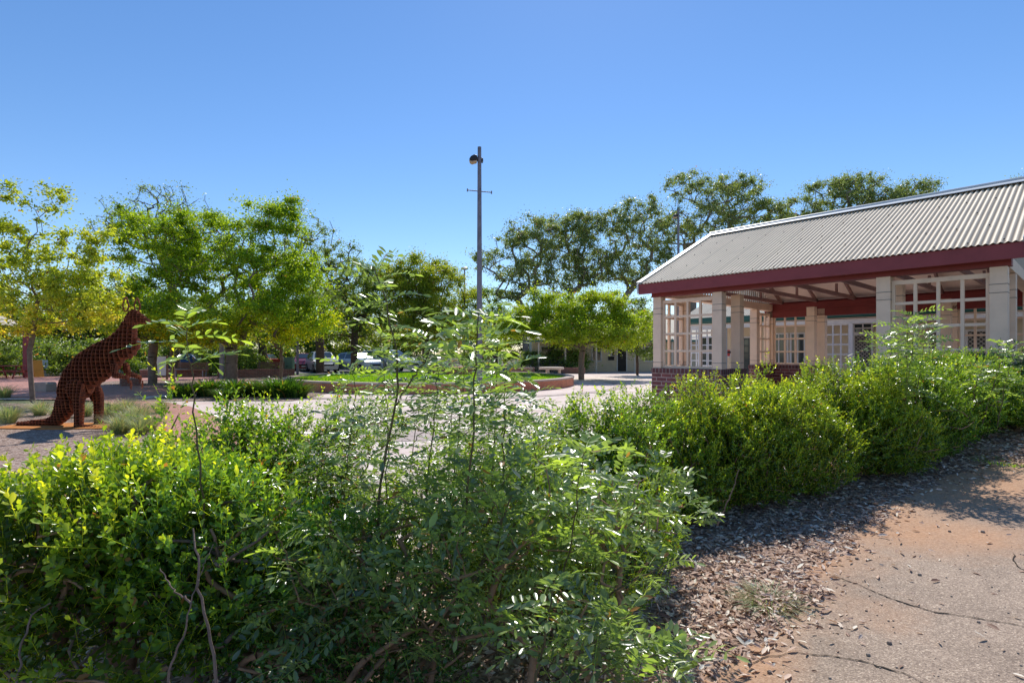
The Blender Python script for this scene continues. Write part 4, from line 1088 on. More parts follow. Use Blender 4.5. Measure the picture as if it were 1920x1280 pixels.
# tussocks round the kangaroo
tms = [tuft_mesh('tussock', 420, .62, .007, .55, rl, 1.0, .12) for _ in range(3)]
for n, (px, Y, s) in enumerate([(15,11.2,1.0),(75,12.6,.9),(110,12.0,.8),(160,12.4,.9),(205,11.9,1.0),(235,12.3,1.1),(262,11.3,1.0),(225,9.7,.9),(262,9.6,.8),(-30,9.9,.7),(-10,12.0,.8),(280,10.1,.8),(-20,12.5,1.0),(245,10.4,.95),(8,17.5,1.1),(300,13.2,.8)]):
    o = link_mesh('tussock_grass', tms[n % 3], M['l_grass'] if n < 3 else None)
    o.location = ((px-960)/F*Y, Y, -.01); o.rotation_euler = (0, 0, n*1.7); o.scale = (s,)*3
    tag(o, 'pale green fine bladed grass tussock in the bed around the rusty kangaroo', 'grass tussock', 'grass tussocks around the kangaroo')
# strappy clumps (agapanthus-like) in front of the shade tree
ams = [tuft_mesh('strap_clump', 420, .66, .026, .55, rl, 1.0, .26) for _ in range(2)]
for n, (px, Y, s, lb) in enumerate([(345,17.8,.8,'dark strap leaved clump, leftmost of the row under the shade tree'),(395,18.2,1.0,'strap leaved clump in front of the shade tree trunk, left side'),(440,18.0,1.0,'strap leaved clump directly below the shade tree trunk'),
        (485,18.3,.9,'strap leaved clump just right of the shade tree trunk'),(530,17.8,1.15,'brightest strap leaved clump nearest the curved planter'),(420,16.9,.6,'small strap leaved clump in front of the row'),(556,17.6,.8,'strap leaved clump at the right end of the row')]):
    o = link_mesh('strap_leaf_clump', ams[n % 2], M['l_aga'] if n < 2 else None)
    o.location = ((px-960)/F*Y, Y, 0.0); o.rotation_euler = (0, 0, n*1.1); o.scale = (s*1.45, s*1.45, s*1.4)
    tag(o, lb, 'plant', 'strap leaved clumps under the shade tree')
flat_poly('planting_bed', [(-11.8,16.3),(-6.7,16.3),(-6.7,19.6),(-11.8,19.6)], .012, M['mulch'])
flat_poly('kangaroo_bed', [(-2.7,4.6),(-3.9,6.4),(-5.3,8.8),(-7.3,11.4),(-9.8,14.0),(-13,15.6),(-24,16),(-24,5),(-4.5,5),], -.004, M['mulch'])

# ------------------------------------------------------------------ round planter
pc = (-3.75, 25.7)
pl = empty('round_planter', (pc[0], pc[1], 0), 0, 'large round brick planter with a pale cap and lawn', 'planter')
def ringmesh(r0, r1, z0, z1, k=96):
    mb = MB(); V = []; Fc = []
    for j in range(k):
        a = 2*math.pi*j/k; c, s = math.cos(a), math.sin(a)
        V += [(r0*c, r0*s, z0), (r1*c, r1*s, z0), (r1*c, r1*s, z1), (r0*c, r0*s, z1)]
    for j in range(k):
        a = j*4; b = ((j+1) % k)*4
        for i in range(4):
            Fc.append((a+i, b+i, b+(i+1) % 4, a+(i+1) % 4))
    mb.add(V, Fc); return mb
ringmesh(6.36, 6.68, 0, .345).build('wall', M['brick_ring'], pl, smooth=True)
ringmesh(6.33, 6.71, .345, .41).build('cap', M['cap'], pl, smooth=True)
mb = MB(); mb.lathe([(6.33, .30), (4.5, .36), (2, .40), (.01, .41)], k=64, cap=False)
lw = mb.build('lawn', M['lawnbase'], pl, smooth=True)
nb = 42000; a = rl.uniform(0, 2*math.pi, nb); r = 6.3*np.sqrt(rl.uniform(0, 1, nb))
Pg = np.stack([r*np.cos(a), r*np.sin(a), .30+.11*(1-(r/6.33)**1.3)], -1)
Dg = unit(np.stack([rl.normal(0, .4, nb), rl.normal(0, .4, nb), np.ones(nb)], -1)); Ng = unit(rl.normal(0, 1, (nb, 3)))
o = link_mesh('lawn_grass', leaf_mesh('lawn_grass', Pg, Dg, Ng, rl.uniform(.05, .10, nb), rl.uniform(0, 1, nb), T_DIA), M['l_lawn'], pl)
o['kind'] = 'stuff'

# boulders on a low brick plinth inside the planter
pb = empty('rock_feature_plinth', ((848-960)/F*26.5, 26.5, .38), 0, 'low brown brick plinth under the boulders in the planter', 'plinth')
mb = MB(); mb.lathe([(1.0,0),(1.0,.42),(.9,.45)], k=28); mb.build('wall', M['brick_ring'], pb, smooth=True)
def rock(c, s, seed, label):
    rng = random.Random(seed)
    bm = bmesh.new(); bmesh.ops.create_icosphere(bm, subdivisions=3, radius=1)
    dirs = [(Vector((rng.uniform(-1, 1), rng.uniform(-1, 1), rng.uniform(-1, 1))).normalized(), rng.uniform(.62, .9)) for _ in range(12)]
    for v in bm.verts:
        for d, k in dirs:
            q = v.co.dot(d)
            if q > k: v.co -= d*(q-k)*.9
        v.co *= 1+rng.uniform(-.02, .02)
    me = bpy.data.meshes.new('boulder'); bm.to_mesh(me); bm.free()
    o = link_mesh('boulder', me, M['rock']); o.location = c; o.scale = s; o.rotation_euler = (0, 0, rng.uniform(0, 6))
    tag(o, label, 'boulder', 'boulders in the round planter')
for i, (px, py, Y, sx, sz, lb) in enumerate([(818,683,26.6,.42,.38,'leftmost reddish boulder in the planter'),(848,680,26.7,.50,.30,'big pale rounded boulder on top of the pile'),(828,702,25.6,.34,.22,'low boulder in front of the brick plinth'),
        (858,690,26.0,.32,.22,'small boulder under the pale one at the right'),(838,694,25.9,.28,.26,'small brown boulder in the middle of the pile'),(800,694,26.8,.3,.3,'boulder half hidden by leaves left of the pile')]):
    p = W(px, py, Y); rock((p[0], p[1], max(p[2], .55 if i != 2 else .45)), (sx, sx*.8, sz), 200+i, lb)

# ------------------------------------------------------------------ light poles
def lightpole(px, Y, ztop, r, label, cross=None, head='left', z0=0):
    X = (px-960)/F*Y
    t = empty('light_pole', (X, Y, z0), 0, label, 'light pole')
    mb = MB(); mb.tube([(0,0,0),(0,0,ztop*.5),(0,0,ztop)], [r, r*.85, r*.62], 14); mb.build('pole', M['steelpole'], t, smooth=True)
    mb = MB(); mb.lathe([(r*1.8,0),(r*1.8,.03),(r*1.2,.06)], k=16); mb.build('base_plate', M['steelpole'], t)
    if head == 'left':
        hz = ztop-.45
        mb = MB()
        mb.prism([(-.07,hz+.13),(-.07,hz-.03),(-.27,hz-.06),(-.36,hz-.01),(-.29,hz+.10),(-.18,hz+.16)], 'y', -.13, .13)
        h = mb.build('lamp_head', M['poledark'], t, bevel=.03)
        mb = MB(); mb.prism([(-.09,hz-.04),(-.10,hz-.085),(-.27,hz-.13),(-.35,hz-.08),(-.35,hz-.03),(-.27,hz-.07)], 'y', -.11, .11); mb.build('lens', M['lens'], h, bevel=.01)
        mb = MB(); mb.tube([(-.12,0,hz+.05),(0.02,0,hz+.05)], .04, 8); mb.build('bracket', M['steelpole'], t)
        if cross: 
            mb = MB(); mb.prism([(.04,hz+.12),(.04,hz-.04),(.11,hz-.05),(.13,hz+.07)], 'y', .02, .2); mb.build('lamp_head', M['poledark'], t, bevel=.02)
    else:
        mb = MB(); mb.lathe([(.05,ztop-.05),(.30,ztop+.02),(.34,ztop+.1),(.25,ztop+.2),(.05,ztop+.24)], k=18); h = mb.build('lamp_head', M['flash'], t, smooth=True)
    if cross:
        mb = MB(); mb.tube([(-.42,.0,cross+.03),(.42,0,cross-.05)], .018, 8)
        mb.tube([(-.42,0,cross-.02),(-.42,0,cross+.08)], .022, 8); mb.tube([(.42,0,cross-.1),(.42,0,cross)], .022, 8); mb.build('crossbar', M['steelpole'], t)
    return t
lightpole(899, 18.6, 8.65, .105, 'tall grey light pole with a short crossbar standing before the round planter', cross=7.12)
lightpole(1272, 34, 10.65, .10, 'distant light pole with a single lamp head above the pavilion roof end')
lightpole(871, 46, 8.7, .09, 'distant grey lamp post with a round head right of the domed tree', head='round')
t = lightpole(558, 34, 4.2, .085, 'plain grey post beside the maroon hatchback', head='round')

# ------------------------------------------------------------------ pavilion
U = np.array([-.671, .7415]); Vv = np.array([.7415, .671])
P0 = np.array([3.04, 11.6])
RZ = math.atan2(-.7415, .671)
LT, WD = 5.71, 6.04            # length (x), depth (y)
pav = empty('pavilion', (P0[0], P0[1], 0), RZ, 'open sided pavilion with corrugated roof, maroon fascia and cream lattice over plum brick walls', 'pavilion')
SILL = 1.14; BT = 2.62
def mirror(f):
    for sx in (0, 1):
        for sy in (0, 1):
            f(sx, sy)
def mx(x0, x1, s, L): return (x0, x1) if not s else (L-x1, L-x0)
PT = .19
def corner(sx, sy):
    bw = MB(); cp = MB()
    a = mx(0, 1.58, sx, LT); b = mx(0, .23, sy, WD); bw.box(*a, *b, -.1, SILL-.10); 
    a2 = mx(0, .23, sx, LT); b2 = mx(.232, 1.28, sy, WD); bw.box(*a2, *b2, -.1, SILL-.10)
    a3 = mx(1.35, 1.58, sx, LT); b3 = mx(.232, 1.06, sy, WD); bw.box(*a3, *b3, -.1, SILL-.10)
    w = bw.build('brick_wall', M['brick'], pav)
    cp.box(a[0]-.012, a[1]+.012, b[0]-.012, b[1]+.012, SILL-.10, SILL)
    cp.box(a2[0]-.012, a2[1]+.012, *( (b2[0]+.012, b2[1]+.012) if not sy else (b2[0]-.012, b2[1]-.012)), SILL-.10, SILL)
    cp.box(a3[0]-.012, a3[1]+.012, *( (b3[0]+.012, b3[1]+.012) if not sy else (b3[0]-.012, b3[1]-.012)), SILL-.10, SILL)
    cp.build('sill_course', M['brick_soldier'], w, bevel=.004)
    # posts
    for (x, y) in ((.02, .02), (1.38, .02), (.02, 1.07), (1.38, .80)):
        mb = MB(); px0, px1 = mx(x, x+PT, sx, LT); py0, py1 = mx(y, y+PT, sy, WD)
        mb.box(px0, px1, py0, py1, SILL, BT+.05)
        p = mb.build('post', M['cream'], pav, bevel=.004)
        for zb in (SILL+.12, BT-.32, BT-.20):
            MB().box(px0-.004, px1+.004, py0-.004, py1+.004, zb, zb+.010).build('band', M['post_joint'], p)
    # lattices
    def lattice(along, c0, c1, fix, cols):
        mb = MB(); z0, z1 = SILL+.003, BT-.02; t = .045; d = .055
        def bx(u0, u1, z_0, z_1, dd=d):
            f0, f1 = (fix-dd/2, fix+dd/2)
            if along == 'x': mb.box(u0, u1, f0, f1, z_0, z_1)
            else: mb.box(f0, f1, u0, u1, z_0, z_1)
        bx(c0, c1, z1-.07, z1, d+.01); bx(c0, c1, z0, z0+.05, d+.01)
        n = cols
        for i in range(n+1):
            u = c0+t/2+(c1-c0-t)*i/n; bx(u-t/2, u+t/2, z0+.05, z1-.07)
        for j in range(1, 4):
            z = z0+(z1-z0)*j/4; bx(c0+.002, c1-.002, z-t/2, z+t/2, d-.012)
        mb.build('lattice', M['cream'], pav, bevel=.003)
    x0, x1 = mx(.212, 1.378, sx, LT); y0, y1 = mx(.212, 1.068, sy, WD)
    fy = .115 if not sy else WD-.115; fx = .115 if not sx else LT-.115
    lattice('x', x0, x1, fy, 4); lattice('y', y0, y1, fx, 3)
M['post_joint'] = surf('post_joint', (.26, .22, .19), .6, .05, 3, 0)
M['brick_soldier'] = brickmat('soldier_brick', (.11, .034, .036), (.15, .055, .05), (.22, .17, .16), bw=.086, bh=.3)
mirror(corner)
# eave beams (maroon) on all sides
mb = MB(); mb.box(-.02, LT+.02, .02, .21, BT+.052, BT+.24); mb.build('eave_beam', M['maroon2'], pav, bevel=.004)
mb = MB(); mb.box(-.02, LT+.02, WD-.21, WD-.02, BT+.052, BT+.24); mb.build('eave_beam', M['maroon2'], pav, bevel=.004)
mb = MB(); mb.box(-.02, LT+.02, WD-.21, WD-.03, BT-.14, BT+.05)
mb.build('eave_beam', M['maroon2'], pav, bevel=.004)
for xx in (.02, LT-.21):
    mb = MB(); mb.box(xx, xx+.19, .212, WD-.212, BT+.06, BT+.24); mb.build('end_beam', M['cream'], pav, bevel=.004)
OV = .20; EZ = 2.95; RZT = 4.50; yr = WD/2
x0, x1 = -OV, LT+.17
# fascias
for (ya, yb) in ((-OV, -OV+.03), (WD+OV-.03, WD+OV)):
    mb = MB(); mb.box(x0, x1, ya, yb, 2.735, EZ); mb.build('fascia', M['maroon'], pav, bevel=.004)
# corrugated sheets
def corr(y_e, y_r, ze, zr, xa, xb, name='roof_sheet', parent=None, amp=.011, per=.0762, mat=None, sub=8):
    n = int((xb-xa)/per*sub); xs = np.linspace(xa, xb, n+1)
    h = amp*np.cos(2*math.pi*xs/per)
    d = np.array([0, y_r-y_e, zr-ze]); d /= np.linalg.norm(d); nn = np.array([0, -d[2], d[1]])
    if nn[2] < 0: nn = -nn
    rows = []
    for s in np.linspace(0, 1, 5):
        y = y_e+(y_r-y_e)*s; z = ze+(zr-ze)*s
        rows.append(np.stack([xs, y+nn[1]*h, z+nn[2]*h+.004], -1))
    V = np.vstack(rows); m = len(xs)
    i, j = np.meshgrid(np.arange(m-1), np.arange(4)); a = (j*m+i).ravel()
    Fc = np.stack([a, a+1, a+1+m, a+m], -1)
    if y_r < y_e: Fc = Fc[:, ::-1]
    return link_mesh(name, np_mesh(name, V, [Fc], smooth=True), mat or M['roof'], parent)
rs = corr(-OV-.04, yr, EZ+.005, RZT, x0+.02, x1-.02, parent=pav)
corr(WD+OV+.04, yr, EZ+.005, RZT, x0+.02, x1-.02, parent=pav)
# screws
mb = MB()
for row in range(5):
    s = .03+row*.23; y = -OV-.04+(yr+OV+.04)*s; z = EZ+.005+(RZT-EZ)*s
    for k in range(0, 17):
        x = x0+.0762*(2+(row*2) % 5)+k*.0762*5
        if x > x1-.05: break
        mb.lathe([(.010, z+.010), (.010, z+.024), (.004, z+.028)], x, y, k=6)
mb.build('roof_screw', M['poledark'], rs)
# ceiling lining & gable ends
def quad(mb, pts): mb.add(pts, [(0, 1, 2, 3)])
for sgn in (0, 1):
    mb = MB(); ye, yy = (.0, yr) if not sgn else (WD, yr)
    za = EZ-.075+ (OV*.25); d = .035
    for zoff in (0,):
        V = [(x0+.06, ye, za), (x1-.06, ye, za), (x1-.06, yy, RZT-.10), (x0+.06, yy, RZT-.10)]
        V2 = [(a, b, c+.03) for a, b, c in V]
        mb.add(V+V2, [(0,1,2,3),(7,6,5,4),(0,4,5,1),(1,5,6,2),(2,6,7,3),(3,7,4,0)])
    mb.build('ceiling_lining', M['lining'], pav)
# barge boards and flashing along verges
for xx, w in ((x0-.025, .03), (x1-.005, .03)):
    for sgn in (0, 1):
        mb = MB(); ye = -OV-.03 if not sgn else WD+OV+.03
        mb.prism([(ye, EZ-.20), (ye, EZ+.01), (yr, RZT+.01), (yr, RZT-.21)], 'x', xx, xx+w)
        mb.build('barge_board', M['white'], pav)
        mb = MB(); k = .045
        mb.prism([(ye, EZ+.035), (ye, EZ+.055), (yr, RZT+.058), (yr, RZT+.038)], 'x', xx-.015, xx+.11 if xx < 0 else xx+.045)
        mb.build('verge_flashing', M['flash'], pav)
mb = MB(); mb.tube([(x0-.04, yr, RZT+.055), (x1+.04, yr, RZT+.055)], .035, 10)
mb.prism([(yr-.20, RZT-.045), (yr-.20, RZT-.035), (yr, RZT+.055), (yr+.20, RZT-.035), (yr+.20, RZT-.045), (yr, RZT+.045)], 'x', x0-.03, x1+.03)
mb.build('ridge_cap', M['flash'], pav)
# gable slat screens
for xx in (.06, LT-.10):
    mb = MB()
    for k in range(46):
        y = .15+k*(WD-.3)/45; zt = EZ-.10+(RZT-EZ)*(1-abs(y-yr)/(yr+OV))
        if zt-.05 > BT+.22: mb.box(xx, xx+.025, y-.028, y+.028, BT+.202, zt-.02)
    for z in (3.3, 3.75):
        wy = (yr+OV)*(1-(z-EZ+.1)/(RZT-EZ)); mb.box(xx+.026, xx+.05, yr-wy, yr+wy, z, z+.05)
    mb.build('gable_slats', M['cream3'], pav)
# trusses
for x in (.45, 1.35, 2.25, 3.15, 4.05, 4.95):
    mb = MB(); zc = BT+.28
    mb.bar((x, .1, zc), (x, WD-.1, zc), .045, .09)
    mb.bar((x, .1, EZ-.10), (x, yr, RZT-.19), .045, .10); mb.bar((x, WD-.1, EZ-.10), (x, yr, RZT-.19), .045, .10)
    for q in (.25, .5, .75):
        yq = .1+(WD-.2)*q; zq = EZ-.12+(RZT-EZ-.09)*(1-abs(yq-yr)/yr)
        if q != .5: mb.bar((x, yq, zc+.047), (x, yq, zc+.25), .042, .08, (0, 1, 0))
    mb.build('truss', M['truss'], pav)
mb = MB(); mb.box(.235, LT-.235, .235, WD-.235, -.05, .035); mb.build('floor_slab', M['concrete'], pav)
mb = MB(); mb.box(1.59, 4.12, .02, .23, -.05, .034); mb.build('floor_slab', M['concrete'], pav)
# bench inside
bn = empty('bench', (P0[0]-U[0]*3+Vv[0]*3.0, P0[1]-U[1]*3+Vv[1]*3.0, .035), RZ, 'timber slat bench on the pavilion floor behind the hedge', 'bench')
mb = MB()
for k in range(5): mb.box(-.8, .8, -.22+k*.09, -.15+k*.09, .42, .455)
mb.build('seat', M['wood'], bn)
for sx in (-.6, .6):
    mb = MB(); mb.box(sx-.03, sx+.03, -.2, -.14, 0, .418); mb.box(sx-.03, sx+.03, .12, .18, 0, .418); mb.box(sx-.029, sx+.029, -.139, .119, .36, .417); mb.build('leg', M['wood'], bn)

# ------------------------------------------------------------------ long building behind the pavilion
E0 = np.array([7.0, 20.0])
bld = empty('veranda_building', (E0[0], E0[1], 0), RZ, 'long cream building with corrugated roof, green gutter and white veranda behind the pavilion', 'building')
XA, XB, DP = -.7, 19.0, 9.5
def sx_at(px, y):      # local x of a photo column on the plane local y
    a = (px-960)/F; bx_, by_ = E0[0]+Vv[0]*y, E0[1]+Vv[1]*y
    return (a*by_-bx_)/(.671+.7415*a)
WY = 1.7
mb = MB(); mb.box(XA+.3, XB-.3, WY, DP-1.5, -.1, 3.0); mb.build('wall', M['cream2'], bld)
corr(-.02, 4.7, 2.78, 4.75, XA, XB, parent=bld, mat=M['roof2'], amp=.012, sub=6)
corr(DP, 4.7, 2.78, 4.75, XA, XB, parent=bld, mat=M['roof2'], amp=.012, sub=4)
mb = MB(); mb.prism([(.35, 2.83), (4.7, 4.66), (DP-.35, 2.83)], 'x', XA+.05, XB-.05); mb.build('roof_core', M['cream2'], bld)
mb = MB(); mb.prism([(-.15, 2.62), (-.15, 2.77), (-.02, 2.77), (-.02, 2.60), (-.1, 2.58)], 'x', XA-.02, XB); mb.build('gutter', M['green'], bld)
mb = MB(); mb.box(XA, XB, .0, .03, 2.56, 2.76); mb.build('fascia', M['green'], bld)
mb = MB(); mb.box(XA+.1, XB, .10, .22, 2.38, 2.52); mb.build('veranda_beam', M['white'], bld)
mb = MB(); mb.box(XA+.1, XB, .04, WY-.002, 2.54, 2.555); mb.build('veranda_soffit', M['lining'], bld)
mb = MB(); mb.box(XA+.1, XB, -.1, WY-.002, -.05, .05); mb.build('veranda_floor', M['concrete'], bld)
for px in (1312, 1360, 1440, 1520, 1596, 1690, 1775, 1880):
    s = sx_at(px, .16); mb = MB(); mb.box(s-.05, s+.05, .11, .21, .05, 2.378); mb.build('veranda_post', M['white'], bld)
def grille(p0, p1, z0, z1, cols, rows, name='lattice_screen'):
    a, b = sx_at(p0, .16), sx_at(p1, .16); mb = MB()
    for i in range(cols+1):
        s = a+(b-a)*i/cols; mb.box(s-.02, s+.02, .145, .175, z0, z1)
    for j in range(rows+1):
        z = z0+(z1-z0)*j/rows; mb.box(a-.02, b+.02, .13, .144, z-.02, z+.02)
    mb.build(name, M['white'], bld)
grille(1296, 1336, .9, 2.36, 4, 5); grille(1547, 1592, .5, 2.36, 3, 6)
M['mesh'] = None
def mesh_mat():
    m, nt, N, L = new_mat('diamond_security_mesh')
    out = N.new('ShaderNodeOutputMaterial'); b = N.new('ShaderNodeBsdfPrincipled'); L.new(b.outputs[0], out.inputs[0])
    tc = N.new('ShaderNodeTexCoord'); mp = N.new('ShaderNodeMapping'); mp.inputs['Rotation'].default_value = (0, math.radians(45), 0); L.new(tc.outputs['Object'], mp.inputs[0])
    sp = N.new('ShaderNodeSeparateXYZ'); L.new(mp.outputs[0], sp.inputs[0]); cb = N.new('ShaderNodeCombineXYZ'); L.new(sp.outputs[0], cb.inputs[0]); L.new(sp.outputs[2], cb.inputs[1])
    bt = N.new('ShaderNodeTexBrick'); bt.offset = 0; L.new(cb.outputs[0], bt.inputs[0]); bt.inputs['Scale'].default_value = 1
    bt.inputs['Brick Width'].default_value = .085; bt.inputs['Row Height'].default_value = .085; bt.inputs['Mortar Size'].default_value = .012
    bt.inputs['Color1'].default_value = bt.inputs['Color2'].default_value = (.035, .035, .035, 1); bt.inputs['Mortar'].default_value = (.38, .35, .31, 1)
    L.new(bt.outputs[0], b.inputs['Base Color']); b.inputs['Roughness'].default_value = .5
    return m
M['mesh'] = mesh_mat()
def opening(p0, p1, z0, z1, kind, name):
    a, b = sx_at(p0, WY), sx_at(p1, WY)
    mb = MB(); t = .06
    mb.box(a-t, a, WY-.05, WY-.002, z0, z1+t); mb.box(b, b+t, WY-.05, WY-.002, z0, z1+t); mb.box(a, b, WY-.05, WY-.002, z1, z1+t)
    if z0 > .3: mb.box(a-t, b+t, WY-.07, WY-.002, z0-t, z0-.001)
    f = mb.build(name, M['white'], bld)
    mb = MB(); mb.box(a, b, WY-.02, WY-.003, z0, z1); mb.build('mesh_screen' if kind == 'mesh' else 'pane', M['mesh'] if kind == 'mesh' else M['glass'], f)
    if kind == 'pane':
        mb = MB(); m_ = (a+b)/2; mb.box(m_-.02, m_+.02, WY-.035, WY-.021, z0, z1); mb.box(a, b, WY-.034, WY-.0215, (z0+z1)/2-.02, (z0+z1)/2+.02); mb.build('glazing_bar', M['white'], f)
    return f
opening(1603, 1634, .06, 2.05, 'mesh', 'door'); opening(1603, 1634, 2.16, 2.42, 'pane', 'transom_window')
opening(1446, 1476, .9, 2.15, 'pane', 'window'); opening(1485, 1508, .9, 2.15, 'pane', 'window')
opening(1391, 1408, .06, 2.05, 'dark', 'door'); opening(1743, 1774, 1.1, 2.1, 'mesh', 'window'); opening(1815, 1862, 1.1, 2.1, 'mesh', 'window')
opening(1318, 1340, 1.0, 2.1, 'pane', 'window')
# poster on the wall
def flatsign(name, parent, a, b, y, z0, z1, mat):
    mb = MB(); mb.box(a, b, y, y+.02, z0, z1); return mb.build(name, mat, parent)
po = empty('poster', (0, 0, 0), 0, 'small red and white poster on the cream wall seen through the pavilion opening', 'poster')
po.location = (E0[0]+Vv[0]*(WY-.03)-U[0]*sx_at(1367, WY), E0[1]+Vv[1]*(WY-.03)-U[1]*sx_at(1367, WY), 0); po.rotation_euler = (0, 0, RZ)
M['red'] = surf('poster_red', (.45, .05, .05), .5, .05, 3, 0); M['paper'] = surf('poster_paper', (.6, .58, .55), .6, .03, 3, 0)
flatsign('sheet', po, -.17, .17, -.0, 1.30, 1.62, M['paper']); flatsign('red_panel', po, -.16, .05, -.004, 1.36, 1.60, M['red']); flatsign('red_panel', po, -.10, .16, -.006, 1.47, 1.55, M['dark'])
mb = MB(); mb.tube([(0,0,0),(0,0,.5)], .05, 10); mb.lathe([(.09,.5),(.09,.53),(.02,.6)], k=12)
vp = mb.build('vent_pipe', M['steelpole'], bld); vp.location = (sx_at(1475, 1.0), 1.0, 3.15)

# far wing
fw = empty('far_wing', (0, 43, 0), 0, 'distant cream wing with veranda and dark door behind the lime tree', 'building')
XL, XR = 1.6, 17.0
mb = MB(); mb.box(XL, XR, 0, 7, -.1, 2.75); mb.build('wall', M['cream2'], fw)
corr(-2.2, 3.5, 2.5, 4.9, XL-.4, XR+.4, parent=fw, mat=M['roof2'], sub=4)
mb = MB(); mb.prism([(.02, 2.7), (3.5, 4.82), (7, 2.7)], 'x', XL, XR); mb.build('roof_core', M['cream2'], fw)
mb = MB(); mb.box(XL-.4, XR+.4, -2.32, -2.21, 2.36, 2.52); mb.build('gutter', M['green'], fw)
mb = MB(); mb.box(XL-.2, XR, -2.2, -.002, -.05, .04); mb.build('veranda_floor', M['concrete'], fw)
for px in (1010, 1060, 1118, 1190, 1260):
    X = (px-960)/F*41; mb = MB(); mb.box(X-.06, X+.06, -2.1, -1.98, .04, 2.6); mb.build('veranda_post', M['cream3'], fw)
def fop(p0, p1, z0, z1, name):
    a, b = (p0-960)/F*43, (p1-960)/F*43; mb = MB()
    mb.box(a-.08, a, -.05, -.002, z0, z1+.08); mb.box(b, b+.08, -.05, -.002, z0, z1+.08); mb.box(a, b, -.05, -.002, z1, z1+.08)
    if z0 > .3: mb.box(a-.08, b+.08, -.06, -.002, z0-.08, z0-.001)
    f = mb.build(name, M['white'], fw); mb = MB(); mb.box(a, b, -.02, -.003, z0, z1); mb.build('door_leaf' if z0 < .3 else 'pane', M['dark'] if z0 < .3 else M['glass'], f)
fop(1158, 1174, .05, 2.1, 'door'); fop(1111, 1126, .9, 2.0, 'window'); fop(1209, 1228, .9, 2.0, 'window'); fop(1015, 1040, .9, 2.0, 'window')
pn = empty('notice_poster', ((1146-960)/F*43, 42.97, 0), 0, 'black and white poster left of the dark door on the far wing', 'poster')
flatsign('sheet', pn, -.26, .26, -.01, .9, 2.05, M['paper']); flatsign('dark_panel', pn, -.25, .25, -.014, .92, 1.25, M['dark']); flatsign('dark_panel', pn, .08, .25, -.015, 1.3, 2.0, M['dark'])
mb = MB()
for k in range(7): mb.box(-.2, -.02, -.017, -.0145, 1.9-k*.08, 1.93-k*.08)
mb.build('print_lines', M['dark'], pn)

# ------------------------------------------------------------------ kangaroo sculpture
def rust_mat():
    m, nt, N, L = new_mat('rusted_steel')
    out = N.new('ShaderNodeOutputMaterial'); b = N.new('ShaderNodeBsdfPrincipled'); L.new(b.outputs[0], out.inputs[0])
    tc = N.new('ShaderNodeTexCoord'); n = N.new('ShaderNodeTexNoise'); n.inputs['Scale'].default_value = 9; n.inputs['Detail'].default_value = 10; n.inputs['Roughness'].default_value = .7
    L.new(tc.outputs['Object'], n.inputs[0]); r = N.new('ShaderNodeValToRGB')
    r.color_ramp.elements[0].position = .32; r.color_ramp.elements[0].color = (.085,.024,.015,1)
    r.color_ramp.elements[1].position = .72; r.color_ramp.elements[1].color = (.46,.15,.05,1)
    e = r.color_ramp.elements.new(.52); e.color = (.21,.060,.028,1)
    L.new(n.outputs[0], r.inputs[0]); L.new(r.outputs[0], b.inputs['Base Color']); b.inputs['Roughness'].default_value = .8; b.inputs['Specular IOR Level'].default_value = .25
    return m
M['rust'] = rust_mat()
M['rust_o'] = surf('orange_rust_plate', (.50, .19, .045), .85, .15, 5, .1, 30)
KX, KY = (180-960)/F*10.7, 10.7
kang = empty('kangaroo_sculpture', (KX+.05, KY, -.02), 0, 'large rusty steel kangaroo sculpture made of interlocking plates', 'sculpture')
kang.scale = (.94, .86, 1.03)
def cc(x, y): return ((x-720)/374., (1030-y)/374.)
def blob(chains, vox=.035):
    mb = MB()
    for ch in chains:
        for a, b in zip(ch[:-1], ch[1:]):
            n = max(2, int(math.dist(a[:3], b[:3])/.05))
            for k in range(n+1):
                t = k/n; c = [a[i]+(b[i]-a[i])*t for i in range(5)]
                prof = [(math.sin(math.pi*j/8), math.cos(math.pi*j/8)) for j in range(9)]
                V = []; Fc = []; kk = 12
                for r_, z_ in prof:
                    for j in range(kk):
                        an = 2*math.pi*j/kk; V.append((c[0]+r_*math.cos(an)*c[3], c[1]+r_*math.sin(an)*c[4], c[2]+z_*c[3]))
                for i in range(8):
                    for j in range(kk): Fc.append((i*kk+j, i*kk+(j+1) % kk, (i+1)*kk+(j+1) % kk, (i+1)*kk+j))
                mb.add(V, Fc)
    me = bpy.data.meshes.new('tmp'); me.from_pydata(mb.V, [], mb.F); me.update()
    o = bpy.data.objects.new('tmp', me); COL.objects.link(o)
    m = o.modifiers.new('r', 'REMESH'); m.mode = 'VOXEL'; m.voxel_size = vox
    s = o.modifiers.new('s', 'SMOOTH'); s.iterations = 6; s.factor = .5
    dg = bpy.context.evaluated_depsgraph_get(); dg.update()
    bm = bmesh.new(); bm.from_mesh(o.evaluated_get(dg).to_mesh())
    bpy.data.objects.remove(o)
    return bm
def K(x, y, r, ry=None, yy=0.0):
    a, b = cc(x, y); return (a, yy, b, r/374., (ry if ry is not None else r)/374.)
